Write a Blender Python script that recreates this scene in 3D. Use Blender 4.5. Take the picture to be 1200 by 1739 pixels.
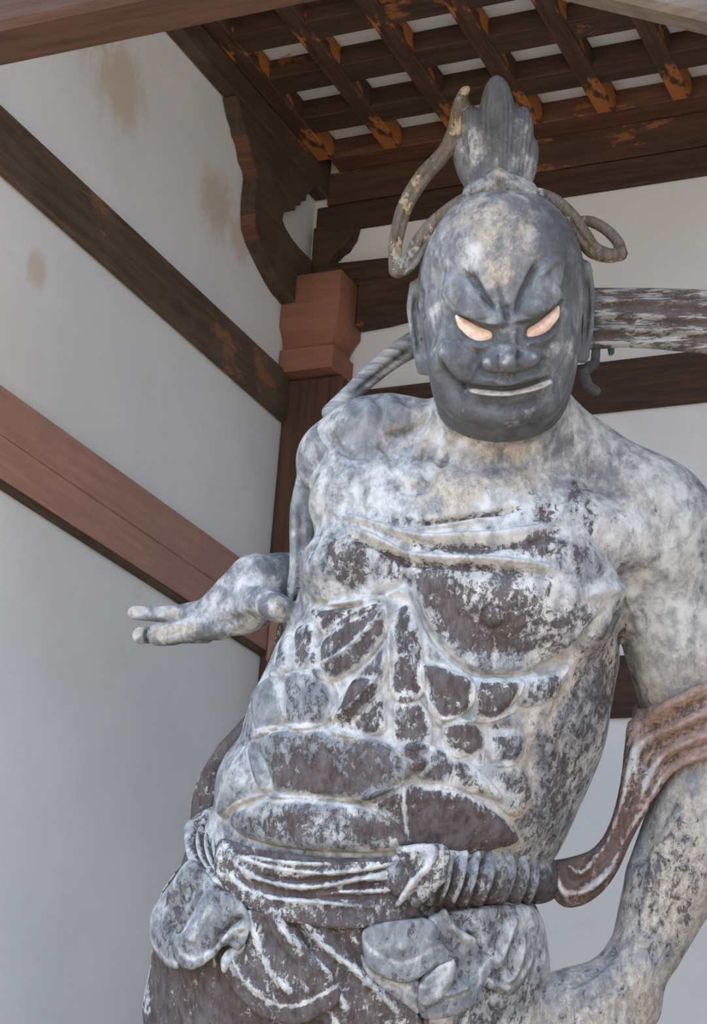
import bpy, math, random
import numpy as np
from math import sin, cos, radians, pi
from mathutils import Matrix, Vector

random.seed(4)
sc = bpy.context.scene
for o in list(bpy.data.objects):
    bpy.data.objects.remove(o)
COL = sc.collection

# ------------------------------------------------------------------ camera
FPX = 3400.0                                   # focal length in pixels of the 1200 x 1739 frame
yaw, pitch, roll = radians(-25.57), radians(20.47), radians(4.30)
CF = np.array([sin(yaw) * cos(pitch), cos(yaw) * cos(pitch), sin(pitch)])
CR = np.array([cos(yaw), -sin(yaw), 0.0])
CU = np.cross(CR, CF)
CR, CU = cos(roll) * CR + sin(roll) * CU, -sin(roll) * CR + cos(roll) * CU
CC = np.array([0.0, 0.0, 1.6])
cam = bpy.data.cameras.new('camera')
camo = bpy.data.objects.new('camera', cam)
COL.objects.link(camo)
cam.sensor_fit = 'VERTICAL'
cam.sensor_height = 36.0
cam.lens = FPX / 1739.0 * 36.0
cam.clip_start = 0.05
camo.matrix_world = Matrix(((CR[0], CU[0], -CF[0], CC[0]), (CR[1], CU[1], -CF[1], CC[1]),
                            (CR[2], CU[2], -CF[2], CC[2]), (0, 0, 0, 1)))
sc.camera = camo

# ------------------------------------------------------------------ sky, exposure
world = bpy.data.worlds.new('sky')
sc.world = world
world.use_nodes = True
wn = world.node_tree
wbg = wn.nodes['Background']
wtc = wn.nodes.new('ShaderNodeTexCoord')
wsep = wn.nodes.new('ShaderNodeSeparateXYZ')
wrmp = wn.nodes.new('ShaderNodeValToRGB')
wn.links.new(wtc.outputs['Generated'], wsep.inputs[0])
wn.links.new(wsep.outputs['Z'], wrmp.inputs[0])
wrmp.color_ramp.elements[0].position = 0.0
wrmp.color_ramp.elements[0].color = (0.86, 0.86, 0.87, 1)
wrmp.color_ramp.elements[1].position = 0.6
wrmp.color_ramp.elements[1].color = (1.35, 1.75, 2.35, 1)
e_ = wrmp.color_ramp.elements.new(0.16)
e_.color = (0.94, 1.30, 1.90, 1)
wn.links.new(wrmp.outputs[0], wbg.inputs[0])
wbg.inputs[1].default_value = 1.0
# the sun stands behind the gate: it lights the earth in front, which throws warm light up under the roof
sl = bpy.data.lights.new('sun', 'SUN')
sl.energy = 4.6
sl.angle = 0.01
sl.color = (1.0, 0.90, 0.76)
slo = bpy.data.objects.new('sun', sl)
COL.objects.link(slo)
slo.rotation_euler = Vector((-0.35, -0.75, -0.85)).to_track_quat('-Z', 'Y').to_euler()
sc.view_settings.view_transform = 'Standard'
sc.view_settings.look = 'None'
sc.view_settings.exposure = 1.0
sc.view_settings.gamma = 1.0
sc.view_settings.use_curve_mapping = False


# ------------------------------------------------------------------ object helpers
def link(o, parent=None):
    COL.objects.link(o)
    if parent is not None:
        o.parent = parent
    return o


def tag(o, label=None, cat=None, group=None, kind=None):
    if label: o['label'] = label
    if cat: o['category'] = cat
    if group: o['group'] = group
    if kind: o['kind'] = kind
    return o


def empty(name, loc):
    o = bpy.data.objects.new(name, None)
    o.location = loc
    o.empty_display_size = 0.1
    return link(o)


def np_mesh(name, V, Q):
    """mesh from arrays: V (n,3), Q (m,4) quads"""
    V = np.asarray(V, np.float32); Q = np.asarray(Q, np.int32)
    me = bpy.data.meshes.new(name)
    me.vertices.add(len(V)); me.vertices.foreach_set('co', V.ravel())
    k = Q.shape[1]
    me.loops.add(Q.size); me.loops.foreach_set('vertex_index', Q.ravel())
    me.polygons.add(len(Q))
    me.polygons.foreach_set('loop_start', np.arange(0, Q.size, k, dtype=np.int32))
    me.polygons.foreach_set('loop_total', np.full(len(Q), k, np.int32))
    me.update(calc_edges=True)
    return me


def obj(name, me, mat, parent=None, smooth=False):
    o = bpy.data.objects.new(name, me)
    if mat is not None:
        me.materials.clear(); me.materials.append(mat)
    if smooth:
        me.polygons.foreach_set('use_smooth', np.ones(len(me.polygons), bool))
    link(o, parent)
    if parent is not None:
        o.matrix_parent_inverse = Matrix.Translation(-parent.location)
    return o


def box_mesh(name, lo, hi, bev=0.004, jit=0.0):
    """bevelled box: every edge chamfered"""
    import bmesh
    bm = bmesh.new()
    bmesh.ops.create_cube(bm, size=1.0)
    lo = Vector(lo); hi = Vector(hi)
    for v in bm.verts:
        v.co = Vector([(lo[i] + hi[i]) / 2 + v.co[i] * (hi[i] - lo[i]) for i in range(3)])
    if jit:
        for v in bm.verts:
            v.co += Vector([random.uniform(-jit, jit) for _ in range(3)])
    if bev:
        bmesh.ops.bevel(bm, geom=bm.edges[:], offset=bev, segments=1, affect='EDGES')
    me = bpy.data.meshes.new(name)
    bm.to_mesh(me); bm.free()
    return me


def box(name, lo, hi, mat, parent=None, bev=0.004, jit=0.0):
    lo = [min(a, b) for a, b in zip(lo, hi)], [max(a, b) for a, b in zip(lo, hi)]
    return obj(name, box_mesh(name, lo[0], lo[1], bev, jit), mat, parent)


def prism(name, prof, axis, a0, a1, mat, parent=None, bev=0.0):
    """closed profile (list of 2-D points) pushed along an axis; axis 0: (y,z) profile, axis 1: (x,z)"""
    import bmesh
    bm = bmesh.new()
    def mk(p, a):
        return (a, p[0], p[1]) if axis == 0 else (p[0], a, p[1])
    A = [bm.verts.new(mk(p, a0)) for p in prof]
    B = [bm.verts.new(mk(p, a1)) for p in prof]
    bm.faces.new(A); bm.faces.new(B[::-1])
    n = len(prof)
    for i in range(n):
        bm.faces.new((A[i], B[i], B[(i + 1) % n], A[(i + 1) % n]))
    bmesh.ops.recalc_face_normals(bm, faces=bm.faces[:])
    if bev:
        bmesh.ops.bevel(bm, geom=[e for e in bm.edges if e.calc_face_angle(0) > 0.5], offset=bev, segments=1, affect='EDGES')
    me = bpy.data.meshes.new(name)
    bm.to_mesh(me); bm.free()
    return obj(name, me, mat, parent)


# ------------------------------------------------------------------ material helpers
class NT:
    def __init__(s, name):
        s.m = bpy.data.materials.new(name); s.m.use_nodes = True
        s.t = s.m.node_tree; s.b = s.t.nodes['Principled BSDF']
        s.tc = s.t.nodes.new('ShaderNodeTexCoord')

    def n(s, ty, **kw):
        nd = s.t.nodes.new(ty)
        for k, v in kw.items():
            setattr(nd, k, v)
        return nd

    def set(s, sock, v):
        if isinstance(v, bpy.types.NodeSocket):
            s.t.links.new(v, sock)
        else:
            sock.default_value = v

    def mapping(s, scale, src='Object'):
        mp = s.n('ShaderNodeMapping')
        s.t.links.new(s.tc.outputs[src], mp.inputs[0])
        mp.inputs['Scale'].default_value = scale
        return mp.outputs[0]

    def noise(s, vec, scale, detail=6, rough=0.6, dist=0.0):
        nd = s.n('ShaderNodeTexNoise')
        s.set(nd.inputs['Vector'], vec)
        nd.inputs['Scale'].default_value = scale
        nd.inputs['Detail'].default_value = detail
        nd.inputs['Roughness'].default_value = rough
        nd.inputs['Distortion'].default_value = dist
        return nd.outputs['Fac']

    def math(s, op, a, b=0.0, clamp=False):
        nd = s.n('ShaderNodeMath', operation=op, use_clamp=clamp)
        s.set(nd.inputs[0], a); s.set(nd.inputs[1], b)
        return nd.outputs[0]

    def step(s, x, lo, hi):
        nd = s.n('ShaderNodeMapRange', interpolation_type='SMOOTHSTEP')
        s.set(nd.inputs[0], x)
        nd.inputs[1].default_value = lo; nd.inputs[2].default_value = hi
        return nd.outputs[0]

    def mix(s, f, a, b):
        nd = s.n('ShaderNodeMix', data_type='RGBA')
        s.set(nd.inputs[0], f)
        for i, v in ((6, a), (7, b)):
            s.set(nd.inputs[i], v if isinstance(v, bpy.types.NodeSocket) else (*v, 1.0))
        return nd.outputs[2]

    def bump(s, h, strength, dist):
        nd = s.n('ShaderNodeBump')
        nd.inputs['Strength'].default_value = strength
        nd.inputs['Distance'].default_value = dist
        s.set(nd.inputs['Height'], h)
        s.t.links.new(nd.outputs[0], s.b.inputs['Normal'])

    def done(s, col, rough=0.8):
        s.set(s.b.inputs['Base Color'], col if isinstance(col, bpy.types.NodeSocket) else (*col, 1.0))
        s.set(s.b.inputs['Roughness'], rough)
        s.b.inputs['Specular IOR Level'].default_value = 0.3
        return s.m


def wood(name, base, dark, worn, worn_amt, axis, pale=None, pale_amt=0.0, rough=0.75):
    """old painted timber with grain along an axis: worn = patches of pigment left, pale = greyed wood"""
    m = NT(name)
    sc_ = [14.0, 14.0, 14.0]; sc_[axis] = 1.2
    g = m.noise(m.mapping(sc_), 3.0, 8, 0.65, 0.4)
    sw = [4.0, 4.0, 4.0]; sw[axis] = 1.6
    w = m.noise(m.mapping(sw), 1.3, 8, 0.7, 0.2)
    w2 = m.noise(m.mapping([3, 3, 3]), 1.0, 4, 0.6)
    col = m.mix(m.step(g, 0.3, 0.7), dark, base)
    if pale is not None:
        col = m.mix(m.math('MULTIPLY', m.step(w2, 0.45, 0.65), pale_amt), col, pale)
    t = m.math('ADD', w, m.math('MULTIPLY', w2, 0.5))
    col = m.mix(m.math('MULTIPLY', m.step(t, 0.98 - worn_amt * 0.3, 1.03 - worn_amt * 0.3), 0.9), col, worn)
    m.bump(g, 0.35, 0.004)
    return m.done(col, rough)


def plaster(name, stains=()):
    m = NT(name)
    v = m.mapping([1, 1, 1])
    n1 = m.noise(v, 1.7, 5, 0.6); n2 = m.noise(v, 90.0, 3, 0.6); n3 = m.noise(v, 9.0, 6, 0.65)
    col = m.mix(m.step(n1, 0.3, 0.7), (0.735, 0.73, 0.715), (0.805, 0.80, 0.78))
    col = m.mix(m.math('MULTIPLY', m.step(n3, 0.5, 0.8), 0.25), col, (0.62, 0.58, 0.52))
    for (c, r, a) in stains:                         # brown water stains, at their own places on the wall
        d = m.n('ShaderNodeVectorMath', operation='DISTANCE')
        s_ = m.n('ShaderNodeTexCoord')
        m.t.links.new(m.tc.outputs['Object'], d.inputs[0]); d.inputs[1].default_value = c
        f = m.math('SUBTRACT', 1.0, m.math('DIVIDE', d.outputs['Value'], r), clamp=True)
        sm = m.noise(m.mapping([7, 7, 3.5]), 1.6, 6, 0.7, 0.6)
        f = m.math('MULTIPLY', m.step(m.math('ADD', f, m.math('MULTIPLY', sm, 1.0)), 0.75, 1.25), a, clamp=True)
        col = m.mix(f, col, (0.56, 0.41, 0.26))
    m.bump(m.math('ADD', n2, m.math('MULTIPLY', n3, 1.5)), 0.12, 0.004)
    return m.done(col, 0.9)


M = {}
M['plaster'] = plaster('lime_plaster')
M['red_x'] = wood('red_timber_x', (0.17, 0.075, 0.045), (0.09, 0.042, 0.028), (0.32, 0.12, 0.05), 0.25, 0)
M['red_y'] = wood('faded_red_timber_y', (0.46, 0.25, 0.195), (0.37, 0.195, 0.15), (0.48, 0.32, 0.25), 0.2, 1, (0.33, 0.20, 0.16), 0.5)
M['dark_x'] = wood('dark_timber_x', (0.085, 0.045, 0.027), (0.042, 0.024, 0.017), (0.30, 0.115, 0.04), 0.30, 0)
M['dark_y'] = wood('dark_timber_y', (0.10, 0.062, 0.038), (0.05, 0.032, 0.022), (0.30, 0.125, 0.05), 0.25, 1, (0.14, 0.10, 0.065), 0.5)
M['raft'] = wood('rafter_timber', (0.11, 0.052, 0.030), (0.05, 0.027, 0.018), (0.45, 0.16, 0.045), 0.72, 1)
M['nuki_y'] = wood('mottled_timber_y', (0.13, 0.085, 0.055), (0.065, 0.042, 0.03), (0.27, 0.115, 0.055), 0.38, 1, (0.16, 0.12, 0.085), 0.5)
M['block'] = wood('block_timber', (0.34, 0.145, 0.085), (0.26, 0.105, 0.062), (0.15, 0.10, 0.085), 0.30, 0, (0.30, 0.15, 0.11), 0.4)
M['post'] = wood('post_timber', (0.12, 0.055, 0.034), (0.07, 0.035, 0.024), (0.24, 0.12, 0.09), 0.15, 2)
M['lintel'] = wood('lintel_timber', (0.115, 0.058, 0.038), (0.065, 0.034, 0.024), (0.15, 0.095, 0.07), 0.2, 0)
M['grey_wood'] = wood('grey_timber', (0.17, 0.13, 0.105), (0.10, 0.075, 0.06), (0.22, 0.18, 0.145), 0.3, 0)
M['board'] = wood('pale_board', (0.86, 0.84, 0.80), (0.76, 0.73, 0.69), (0.28, 0.22, 0.19), 0.22, 0)
M['stone'] = NT('paving_stone').done((0.43, 0.305, 0.185), 0.9)

# ------------------------------------------------------------------ the room
XW, YP, YB = -2.984, 5.60, 5.72          # left wall, front of the corner post, back wall
ZR, ZC = 5.29, 5.372                     # underside of the lattice, underside of the boards
GR = box('ground', (-14, -16, -0.3), (14, 2.6, 0.0), M['stone'], bev=0); tag(GR, kind='structure')
FL = box('floor', (XW - 0.2, 2.6, -0.3), (0.4, YB + 0.15, 0.02), M['stone'], bev=0); tag(FL, kind='structure')

Mw = plaster('lime_plaster_stained', [((0, 4.12, 5.02), 0.30, 0.55), ((0, 4.38, 4.88), 0.26, 0.6), ((0, 5.02, 4.82), 0.22, 0.6), ((0, 5.2, 4.78), 0.14, 0.5), ((0, 4.1, 4.1), 0.1, 0.5)])
wl = box('wall_left', (-0.15, 2.7, 0.0), (0.0, YB + 0.1, 5.5), Mw, bev=0); wl.location = (XW, 0, 0); tag(wl, kind='structure')
wb = box('wall_back', (XW, YB, 0.0), (0.35, YB + 0.15, 5.5), M['plaster'], bev=0); tag(wb, kind='structure')
wr = box('wall_right', (0.2, 2.7, 0.0), (0.35, YB, 5.5), M['plaster'], bev=0); tag(wr, kind='structure')

# ceiling: coffered lattice of rafters and cross bars under pale boards
ceil_ = empty('ceiling', (-1.4, 4.3, ZR)); tag(ceil_, kind='structure')
for k in range(12):                                   # boards running across, small gaps between them
    y1 = YB - 0.0 - k * 0.255
    box('board', (XW, y1 - 0.250, ZC), (0.25, y1, ZC + 0.02), M['board'], ceil_, 0.002)
sky_block_eave = box('sky_block_eave', (XW - 1.5, 1.5, 5.30), (1.6, 2.69, 5.42), M['dark_x'], None, 0.01); tag(sky_block_eave, kind='structure')  # unseen overhang, added to keep high sky light off the upper walls
box('light_stop_deck', (XW - 0.2, 2.6, ZC + 0.021), (0.4, YB + 0.2, ZC + 0.1), M['dark_x'], ceil_, 0)  # unseen slab added over the boards to stop light coming through
rx = [-2.862 + 0.2620 * i for i in range(12)]         # right edges of the rafters
for i, x in enumerate(rx):
    o = box('rafter', (-0.064, 2.7, ZR), (0.0, YP, ZC), M['raft'], ceil_, 0.003)
    o.location.x = x
    o.location.z = random.uniform(-0.001, 0.001)
for k in range(1, 11):
    y = YP - 0.005 - 0.262 * k
    box('cross_bar', (XW + 0.05, y, ZR + 0.006), (0.2, y + 0.104, ZC - 0.0005), M['dark_x'], ceil_, 0.003)
box('end_board', (XW + 0.1, YP, ZR + 0.002), (0.2, YB, ZC - 0.0005), M['red_x'], ceil_, 0.003)

# wall plates at the top of the two walls
T = empty('back_wall_plate', (-1.5, YB, 5.05)); tag(T, 'thick dark timber wall plate with orange flaking paint above the back wall', 'beam')
box('plate', (XW + 0.02, 5.70, 5.055), (0.2, YB + 0.001, 5.16), M['dark_x'], T, 0.004)
box('plate_upper', (XW + 0.059, 5.694, 5.162), (0.2, YB + 0.001, 5.292), wood('flaking_timber_x', (0.10, 0.05, 0.03), (0.055, 0.03, 0.02), (0.30, 0.115, 0.05), 0.5, 0), T, 0.004)
T = empty('left_wall_plate', (XW, 4.3, 5.2)); tag(T, 'dark brown timber wall plate running under the ceiling on the left wall', 'beam')
box('plate', (XW + 0.001, 2.7, 5.197), (XW + 0.058, YP + 0.115, 5.285), M['dark_y'], T, 0.005)
box('plate_upper', (XW + 0.001, 2.7, 5.287), (XW + 0.055, YP + 0.115, ZC), M['dark_y'], T, 0.003)

# corner post with its capital blocks
PX0, PX1 = XW + 0.0005, -2.760
T = empty('corner_post', ((PX0 + PX1) / 2, YP + 0.06, 0.0)); tag(T, 'dark reddish brown timber post in the room corner behind the statue', 'post')
box('shaft', (PX0, YP, 0.02), (PX1, YB - 0.001, 4.435), M['post'], T, 0.012)
box('mortise_cheek', (PX0 + 0.03, YP - 0.012, 3.415), (PX0 + 0.11, YP + 0.02, 3.60), M['red_y'], T, 0.006)
T = empty('bearing_block', ((PX0 + PX1) / 2, YP, 4.435)); tag(T, 'orange red stacked bearing blocks capping the corner post', 'bracket block')
BX0, BX1, BYF = XW + 0.002, -2.755, 5.52
def flared(name, z0, z1, z2, x1b, x1t, yfb, yft):
    """block with a straight upper part and an inward curving lower part"""
    prof = []
    V = []; Q = []
    levels = [(z0, x1b, yfb), (z0 + (z1 - z0) * 0.35, x1b + (x1t - x1b) * 0.2, yfb + (yft - yfb) * 0.2),
              (z0 + (z1 - z0) * 0.7, x1b + (x1t - x1b) * 0.6, yfb + (yft - yfb) * 0.6), (z1, x1t, yft), (z2, x1t, yft)]
    for z, x1, yf in levels:
        V += [(BX0, yf, z), (x1, yf, z), (x1, YB - 0.001, z), (BX0, YB - 0.001, z)]
    for l in range(len(levels) - 1):
        for e in range(4):
            a = l * 4 + e; b = l * 4 + (e + 1) % 4
            Q.append((a, b, b + 4, a + 4))
    Q.append((3, 2, 1, 0)); n = (len(levels) - 1) * 4; Q.append((n, n + 1, n + 2, n + 3))
    me = np_mesh(name, V, Q)
    o = obj(name, me, M['block'], T)
    bv = o.modifiers.new('bevel', 'BEVEL'); bv.width = 0.004; bv.segments = 1; bv.limit_method = 'ANGLE'; bv.angle_limit = 0.6
    return o
box('lower_block', (BX0 + 0.0, 5.545, 4.437), (-2.778, YB - 0.001, 4.525), M['block'], T, 0.005)
flared('upper_block', 4.526, 4.605, 4.795, -2.800, -2.758, 5.575, 5.525)

# boat shaped bracket arms on the block
T = empty('left_bracket_arm', (XW + 0.06, 5.3, 4.7)); tag(T, 'dark carved boat shaped bracket arm along the left wall under the plate', 'bracket')
low = [(4.988, 5.196), (5.010, 5.165), (5.029, 5.144), (5.059, 5.125), (5.072, 5.10), (5.100, 5.085), (5.119, 5.060), (5.135, 5.035), (5.165, 5.02), (5.182, 4.995),
       (5.180, 4.92), (5.188, 4.86), (5.200, 4.813), (5.235, 4.785), (5.279, 4.762), (5.34, 4.735), (5.401, 4.712), (5.47, 4.695), (5.5235, 4.687), (5.5235, 4.797), (5.63, 4.797)]
up = [(5.63, 4.904), (5.526, 4.901), (5.475, 4.905), (5.439, 4.911), (5.405, 4.921), (5.383, 4.935), (5.388, 4.97), (5.402, 4.990), (5.435, 5.006), (5.468, 5.018), (5.471, 5.045),
      (5.503, 5.058), (5.507, 5.085), (5.540, 5.096), (5.544, 5.122), (5.575, 5.15), (5.60, 5.196)]
prism('arm', low + up, 0, XW + 0.001, XW + 0.0565, M['dark_y'], T, 0.003)
for i, (a, b) in enumerate([(0, 2), (2, 4), (4, 6), (6, 8), (8, 9), (9, 11), (11, 13), (13, 15), (15, 17)]):   # worn edge strips under the arm
    seg = low[a:b + 1]
    g = 0.003
    pts = [(y, z) for y, z in seg] + [(y + 0.004, z + 0.004) for y, z in seg[::-1]]
    pts = [(y - 0.004 - (0.0015 if i % 2 else 0), z - 0.004) for y, z in seg] + [(y + 0.003, z + 0.003) for y, z in seg[::-1]]
    prism('edge_strip', pts, 0, XW + 0.002, XW + 0.0555, M['red_x'] if i in (2, 3, 4, 6) else M['dark_y'], T)
T = empty('back_bracket_arm', (-2.7, 5.66, 4.65)); tag(T, 'dark boat shaped bracket arm along the back wall beside the orange blocks', 'bracket')
xa = [(-2.7565, 4.640), (-2.65, 4.645), (-2.56, 4.657), (-2.46, 4.685), (-2.36, 4.735), (-2.30, 4.80), (-2.27, 4.872), (-2.55, 4.886), (-2.663, 4.892), (-2.80, 4.897), (-2.88, 4.902),
      (-2.872, 4.93), (-2.845, 4.955), (-2.825, 4.965), (-2.815, 4.985), (-2.80, 5.005), (-2.79, 5.054), (-2.952, 5.054), (-2.945, 4.797), (-2.7565, 4.797)]
prism('arm', xa, 1, 5.66, YB - 0.001, M['dark_x'], T, 0.003)

# tie beams
T = empty('tie_beam', (XW, 4.3, 3.445)); tag(T, 'faded red tie beam with a long crack, lower of the two on the left wall', 'beam')
box('lower_plank', (XW + 0.0005, 2.7, 3.455), (XW + 0.028, YP + 0.001, 3.566), M['red_y'], T, 0.003)
box('upper_plank', (XW + 0.0005, 2.7, 3.5675), (XW + 0.028, YP + 0.001, 3.697), M['red_y'], T, 0.003)
box('underside_shade_strip', (XW + 0.0005, 2.7, 3.438), (XW + 0.022, YP + 0.001, 3.4545), M['dark_y'], T, 0.002)  # dark strip stands in for the shaded underside of the beam
T = tag(box('tie_beam', (XW + 0.0005, 2.7, 4.272), (XW + 0.026, YP + 0.001, 4.452), M['nuki_y'], None, 0.006),
        'dark mottled brown tie beam with orange wear, upper of the two on the left wall', 'beam')
T = tag(box('tie_beam', (PX1 + 0.002, YB - 0.03, 4.231), (0.2, YB + 0.001, 4.406), M['dark_x'], None, 0.005),
        'dark brown tie beam on the back wall at the height of the statue mouth', 'beam')
T = tag(box('tie_beam', (PX1 + 0.002, YB - 0.03, 3.207), (0.2, YB + 0.001, 3.40), M['dark_x'], None, 0.005),
        'dark brown tie beam low on the back wall, seen between torso and arm', 'beam')
T = tag(box('front_lintel', (XW + 0.01, 2.86, 3.94), (-1.25, 3.0, 4.22), M['lintel'], None, 0.015),
        'reddish brown front lintel crossing the upper left corner before the ceiling', 'beam')


def ray(x, y):
    return CF + (x - 600) / FPX * CR - (y - 869.5) / FPX * CU


def at_y(x, y, Y):
    d = ray(x, y)
    return CC + d * (Y - CC[1]) / d[1]


a = at_y(930, 0, 2.95); b = at_y(1310, 92, 2.95)
prism('front_brace', [(a[0], a[2]), (b[0], b[2]), (b[0] + 0.02, b[2] + 0.2), (a[0] + 0.02, a[2] + 0.2)], 1, 2.88, 2.95, M['grey_wood'], None, 0.012)
tag(bpy.data.objects['front_brace'], 'grey brown sloping timber brace in the upper right corner before the ceiling', 'beam')

# ------------------------------------------------------------------ the statue: signed distance volumes -> quad skins -> carved relief
# Statue frame: x right, y up, z towards the viewer's side of the statue; unit = 1/800 m.
D0 = FPX / 800.0
SO = CC + CF * D0                       # frame origin, in the middle of the chest


def cp(x, y, z):
    k = 1 - z / FPX
    return np.array([(x - 600) * k, -(y - 869.5) * k, z], np.float64)


def to_px(V):
    k = 1 - V[:, 2] / FPX
    return 600 + V[:, 0] / k, 869.5 - V[:, 1] / k


def to_world(V):
    V = V / 800.0
    return SO + V[:, :1] * CR + V[:, 1:2] * CU - V[:, 2:3] * CF


def smin(a, b, k):
    h = np.clip(k - np.abs(a - b), 0, None) / k
    return np.minimum(a, b) - h * h * k * 0.25


def smax(a, b, k):
    return -smin(-a, -b, k)


class Ell:
    def __init__(s, x, y, z, rx, ry, rz, rot=0, k=20, g=0, neg=False):
        s.c = cp(x, y, z); s.r = np.array([rx, ry, rz], float); s.a = radians(rot); s.k = k; s.g = g; s.neg = neg

    def bb(s, pad):
        R = s.r[:2].max(); R = np.array([R, R, s.r[2]]) + pad
        return s.c - R, s.c + R

    def d(s, X, Y, Z):
        x = X - s.c[0]; y = Y - s.c[1]; z = (Z - s.c[2]) / s.r[2]
        c_, s_ = cos(s.a), sin(s.a)
        u = (c_ * x + s_ * y) / s.r[0]; v = (-s_ * x + c_ * y) / s.r[1]
        k0 = np.sqrt(u * u + v * v + z * z)
        k1 = np.sqrt((u / s.r[0]) ** 2 + (v / s.r[1]) ** 2 + (z / s.r[2]) ** 2) + 1e-9
        return k0 * (k0 - 1) / k1


class Cap:
    """chain of tapered capsules; zs > 1 flattens it front to back"""
    def __init__(s, pts, k=20, g=0, zs=1.0, neg=False):
        s.p = [cp(*q[:3]) for q in pts]; s.r = [q[3] for q in pts]; s.k = k; s.g = g; s.zs = zs; s.neg = neg

    def bb(s, pad):
        P_ = np.array(s.p); R = np.array(s.r)[:, None] * np.ones(3)
        return (P_ - R).min(0) - pad, (P_ + R).max(0) + pad

    def d(s, X, Y, Z):
        out = None
        for i in range(len(s.p) - 1):
            a, b = s.p[i], s.p[i + 1]
            ab = b - a; ab2 = ab[0] ** 2 + ab[1] ** 2 + ab[2] ** 2 * s.zs ** 2
            t = ((X - a[0]) * ab[0] + (Y - a[1]) * ab[1] + (Z - a[2]) * ab[2] * s.zs ** 2) / ab2
            t = np.clip(t, 0, 1)
            e = np.sqrt((X - a[0] - t * ab[0]) ** 2 + (Y - a[1] - t * ab[1]) ** 2 + ((Z - a[2] - t * ab[2]) * s.zs) ** 2) - (s.r[i] + t * (s.r[i + 1] - s.r[i]))
            out = e if out is None else np.minimum(out, e)
        return out


def grid_axes(lo, hi, h):
    return [np.arange(lo[i], hi[i] + h, h, dtype=np.float32) for i in range(3)]


def eval_prims(prims, ax, h):
    """smooth union of primitives on a grid, each evaluated only near itself"""
    D = np.full([len(a) for a in ax], 200.0, np.float32)
    for p in prims:
        lo, hi = p.bb(p.k + 2.5 * h)
        sl = []
        for i in range(3):
            i0 = int(np.searchsorted(ax[i], lo[i])); i1 = int(np.searchsorted(ax[i], hi[i]))
            sl.append(slice(i0, i1))
        if any(q.stop - q.start < 1 for q in sl):
            continue
        sl = tuple(sl)
        d = p.d(ax[0][sl[0]][:, None, None], ax[1][sl[1]][None, :, None], ax[2][sl[2]][None, None, :])
        D[sl] = smax(D[sl], -d, p.k) if p.neg else smin(D[sl], d, p.k)
    return D


def surface_nets(D, ax, h):
    nx, ny, nz = D.shape
    S = D < 0
    act = np.zeros((nx - 1, ny - 1, nz - 1), np.uint8)
    for i in (0, 1):
        for j in (0, 1):
            for k in (0, 1):
                act += S[i:nx - 1 + i, j:ny - 1 + j, k:nz - 1 + k]
    idx = np.argwhere((act > 0) & (act < 8))
    ids = np.full(act.shape, -1, np.int32)
    ids[idx[:, 0], idx[:, 1], idx[:, 2]] = np.arange(len(idx), dtype=np.int32)
    acc = np.zeros((len(idx), 3)); cnt = np.zeros(len(idx))
    cor = {}
    for i in (0, 1):
        for j in (0, 1):
            for k in (0, 1):
                cor[i, j, k] = D[idx[:, 0] + i, idx[:, 1] + j, idx[:, 2] + k].astype(np.float64)
    for a in range(3):
        o = [q for q in range(3) if q != a]
        for u in (0, 1):
            for v in (0, 1):
                c0 = [0, 0, 0]; c0[o[0]] = u; c0[o[1]] = v; c1 = list(c0); c1[a] = 1
                d0 = cor[tuple(c0)]; d1 = cor[tuple(c1)]
                m = (d0 < 0) != (d1 < 0)
                t = np.where(m, d0 / np.where(m, d0 - d1, 1), 0)
                for q in range(3):
                    acc[:, q] += np.where(m, c0[q] + (t if q == a else 0), 0)
                cnt += m
    V = (idx + acc / cnt[:, None]) * h + np.array([a_[0] for a_ in ax])
    quads = []
    for a in range(3):
        o = [(1, 2), (2, 0), (0, 1)][a]
        sl0 = [slice(1, -1)] * 3; sl0[a] = slice(0, -1)
        sl1 = [slice(1, -1)] * 3; sl1[a] = slice(1, None)
        A = S[tuple(sl0)]; B = S[tuple(sl1)]
        e = np.argwhere(A != B)
        if not len(e):
            continue
        e[:, o[0]] += 1; e[:, o[1]] += 1
        neg = S[e[:, 0], e[:, 1], e[:, 2]]
        def cell(du, dv):
            q = e.copy(); q[:, o[0]] += du; q[:, o[1]] += dv
            return ids[q[:, 0], q[:, 1], q[:, 2]]
        q = np.stack([cell(-1, -1), cell(0, -1), cell(0, 0), cell(-1, 0)], 1)
        q[~neg] = q[~neg][:, ::-1]
        quads.append(q)
    Q = np.concatenate(quads)
    Q = Q[(Q >= 0).all(1)]
    return V, Q


def subdiv(V, Q, lv):
    me = np_mesh('tmp', V, Q)
    o = bpy.data.objects.new('tmp', me); COL.objects.link(o)
    md = o.modifiers.new('s', 'SUBSURF'); md.levels = lv; md.render_levels = lv
    dg = bpy.context.evaluated_depsgraph_get()
    m2 = bpy.data.meshes.new_from_object(o.evaluated_get(dg))
    bpy.data.objects.remove(o); bpy.data.meshes.remove(me)
    n = len(m2.vertices)
    V2 = np.empty(n * 3, np.float32); m2.vertices.foreach_get('co', V2)
    N2 = np.empty(n * 3, np.float32); m2.vertex_normals.foreach_get('vector', N2)
    return m2, V2.reshape(-1, 3).astype(np.float64), N2.reshape(-1, 3).astype(np.float64)


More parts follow.
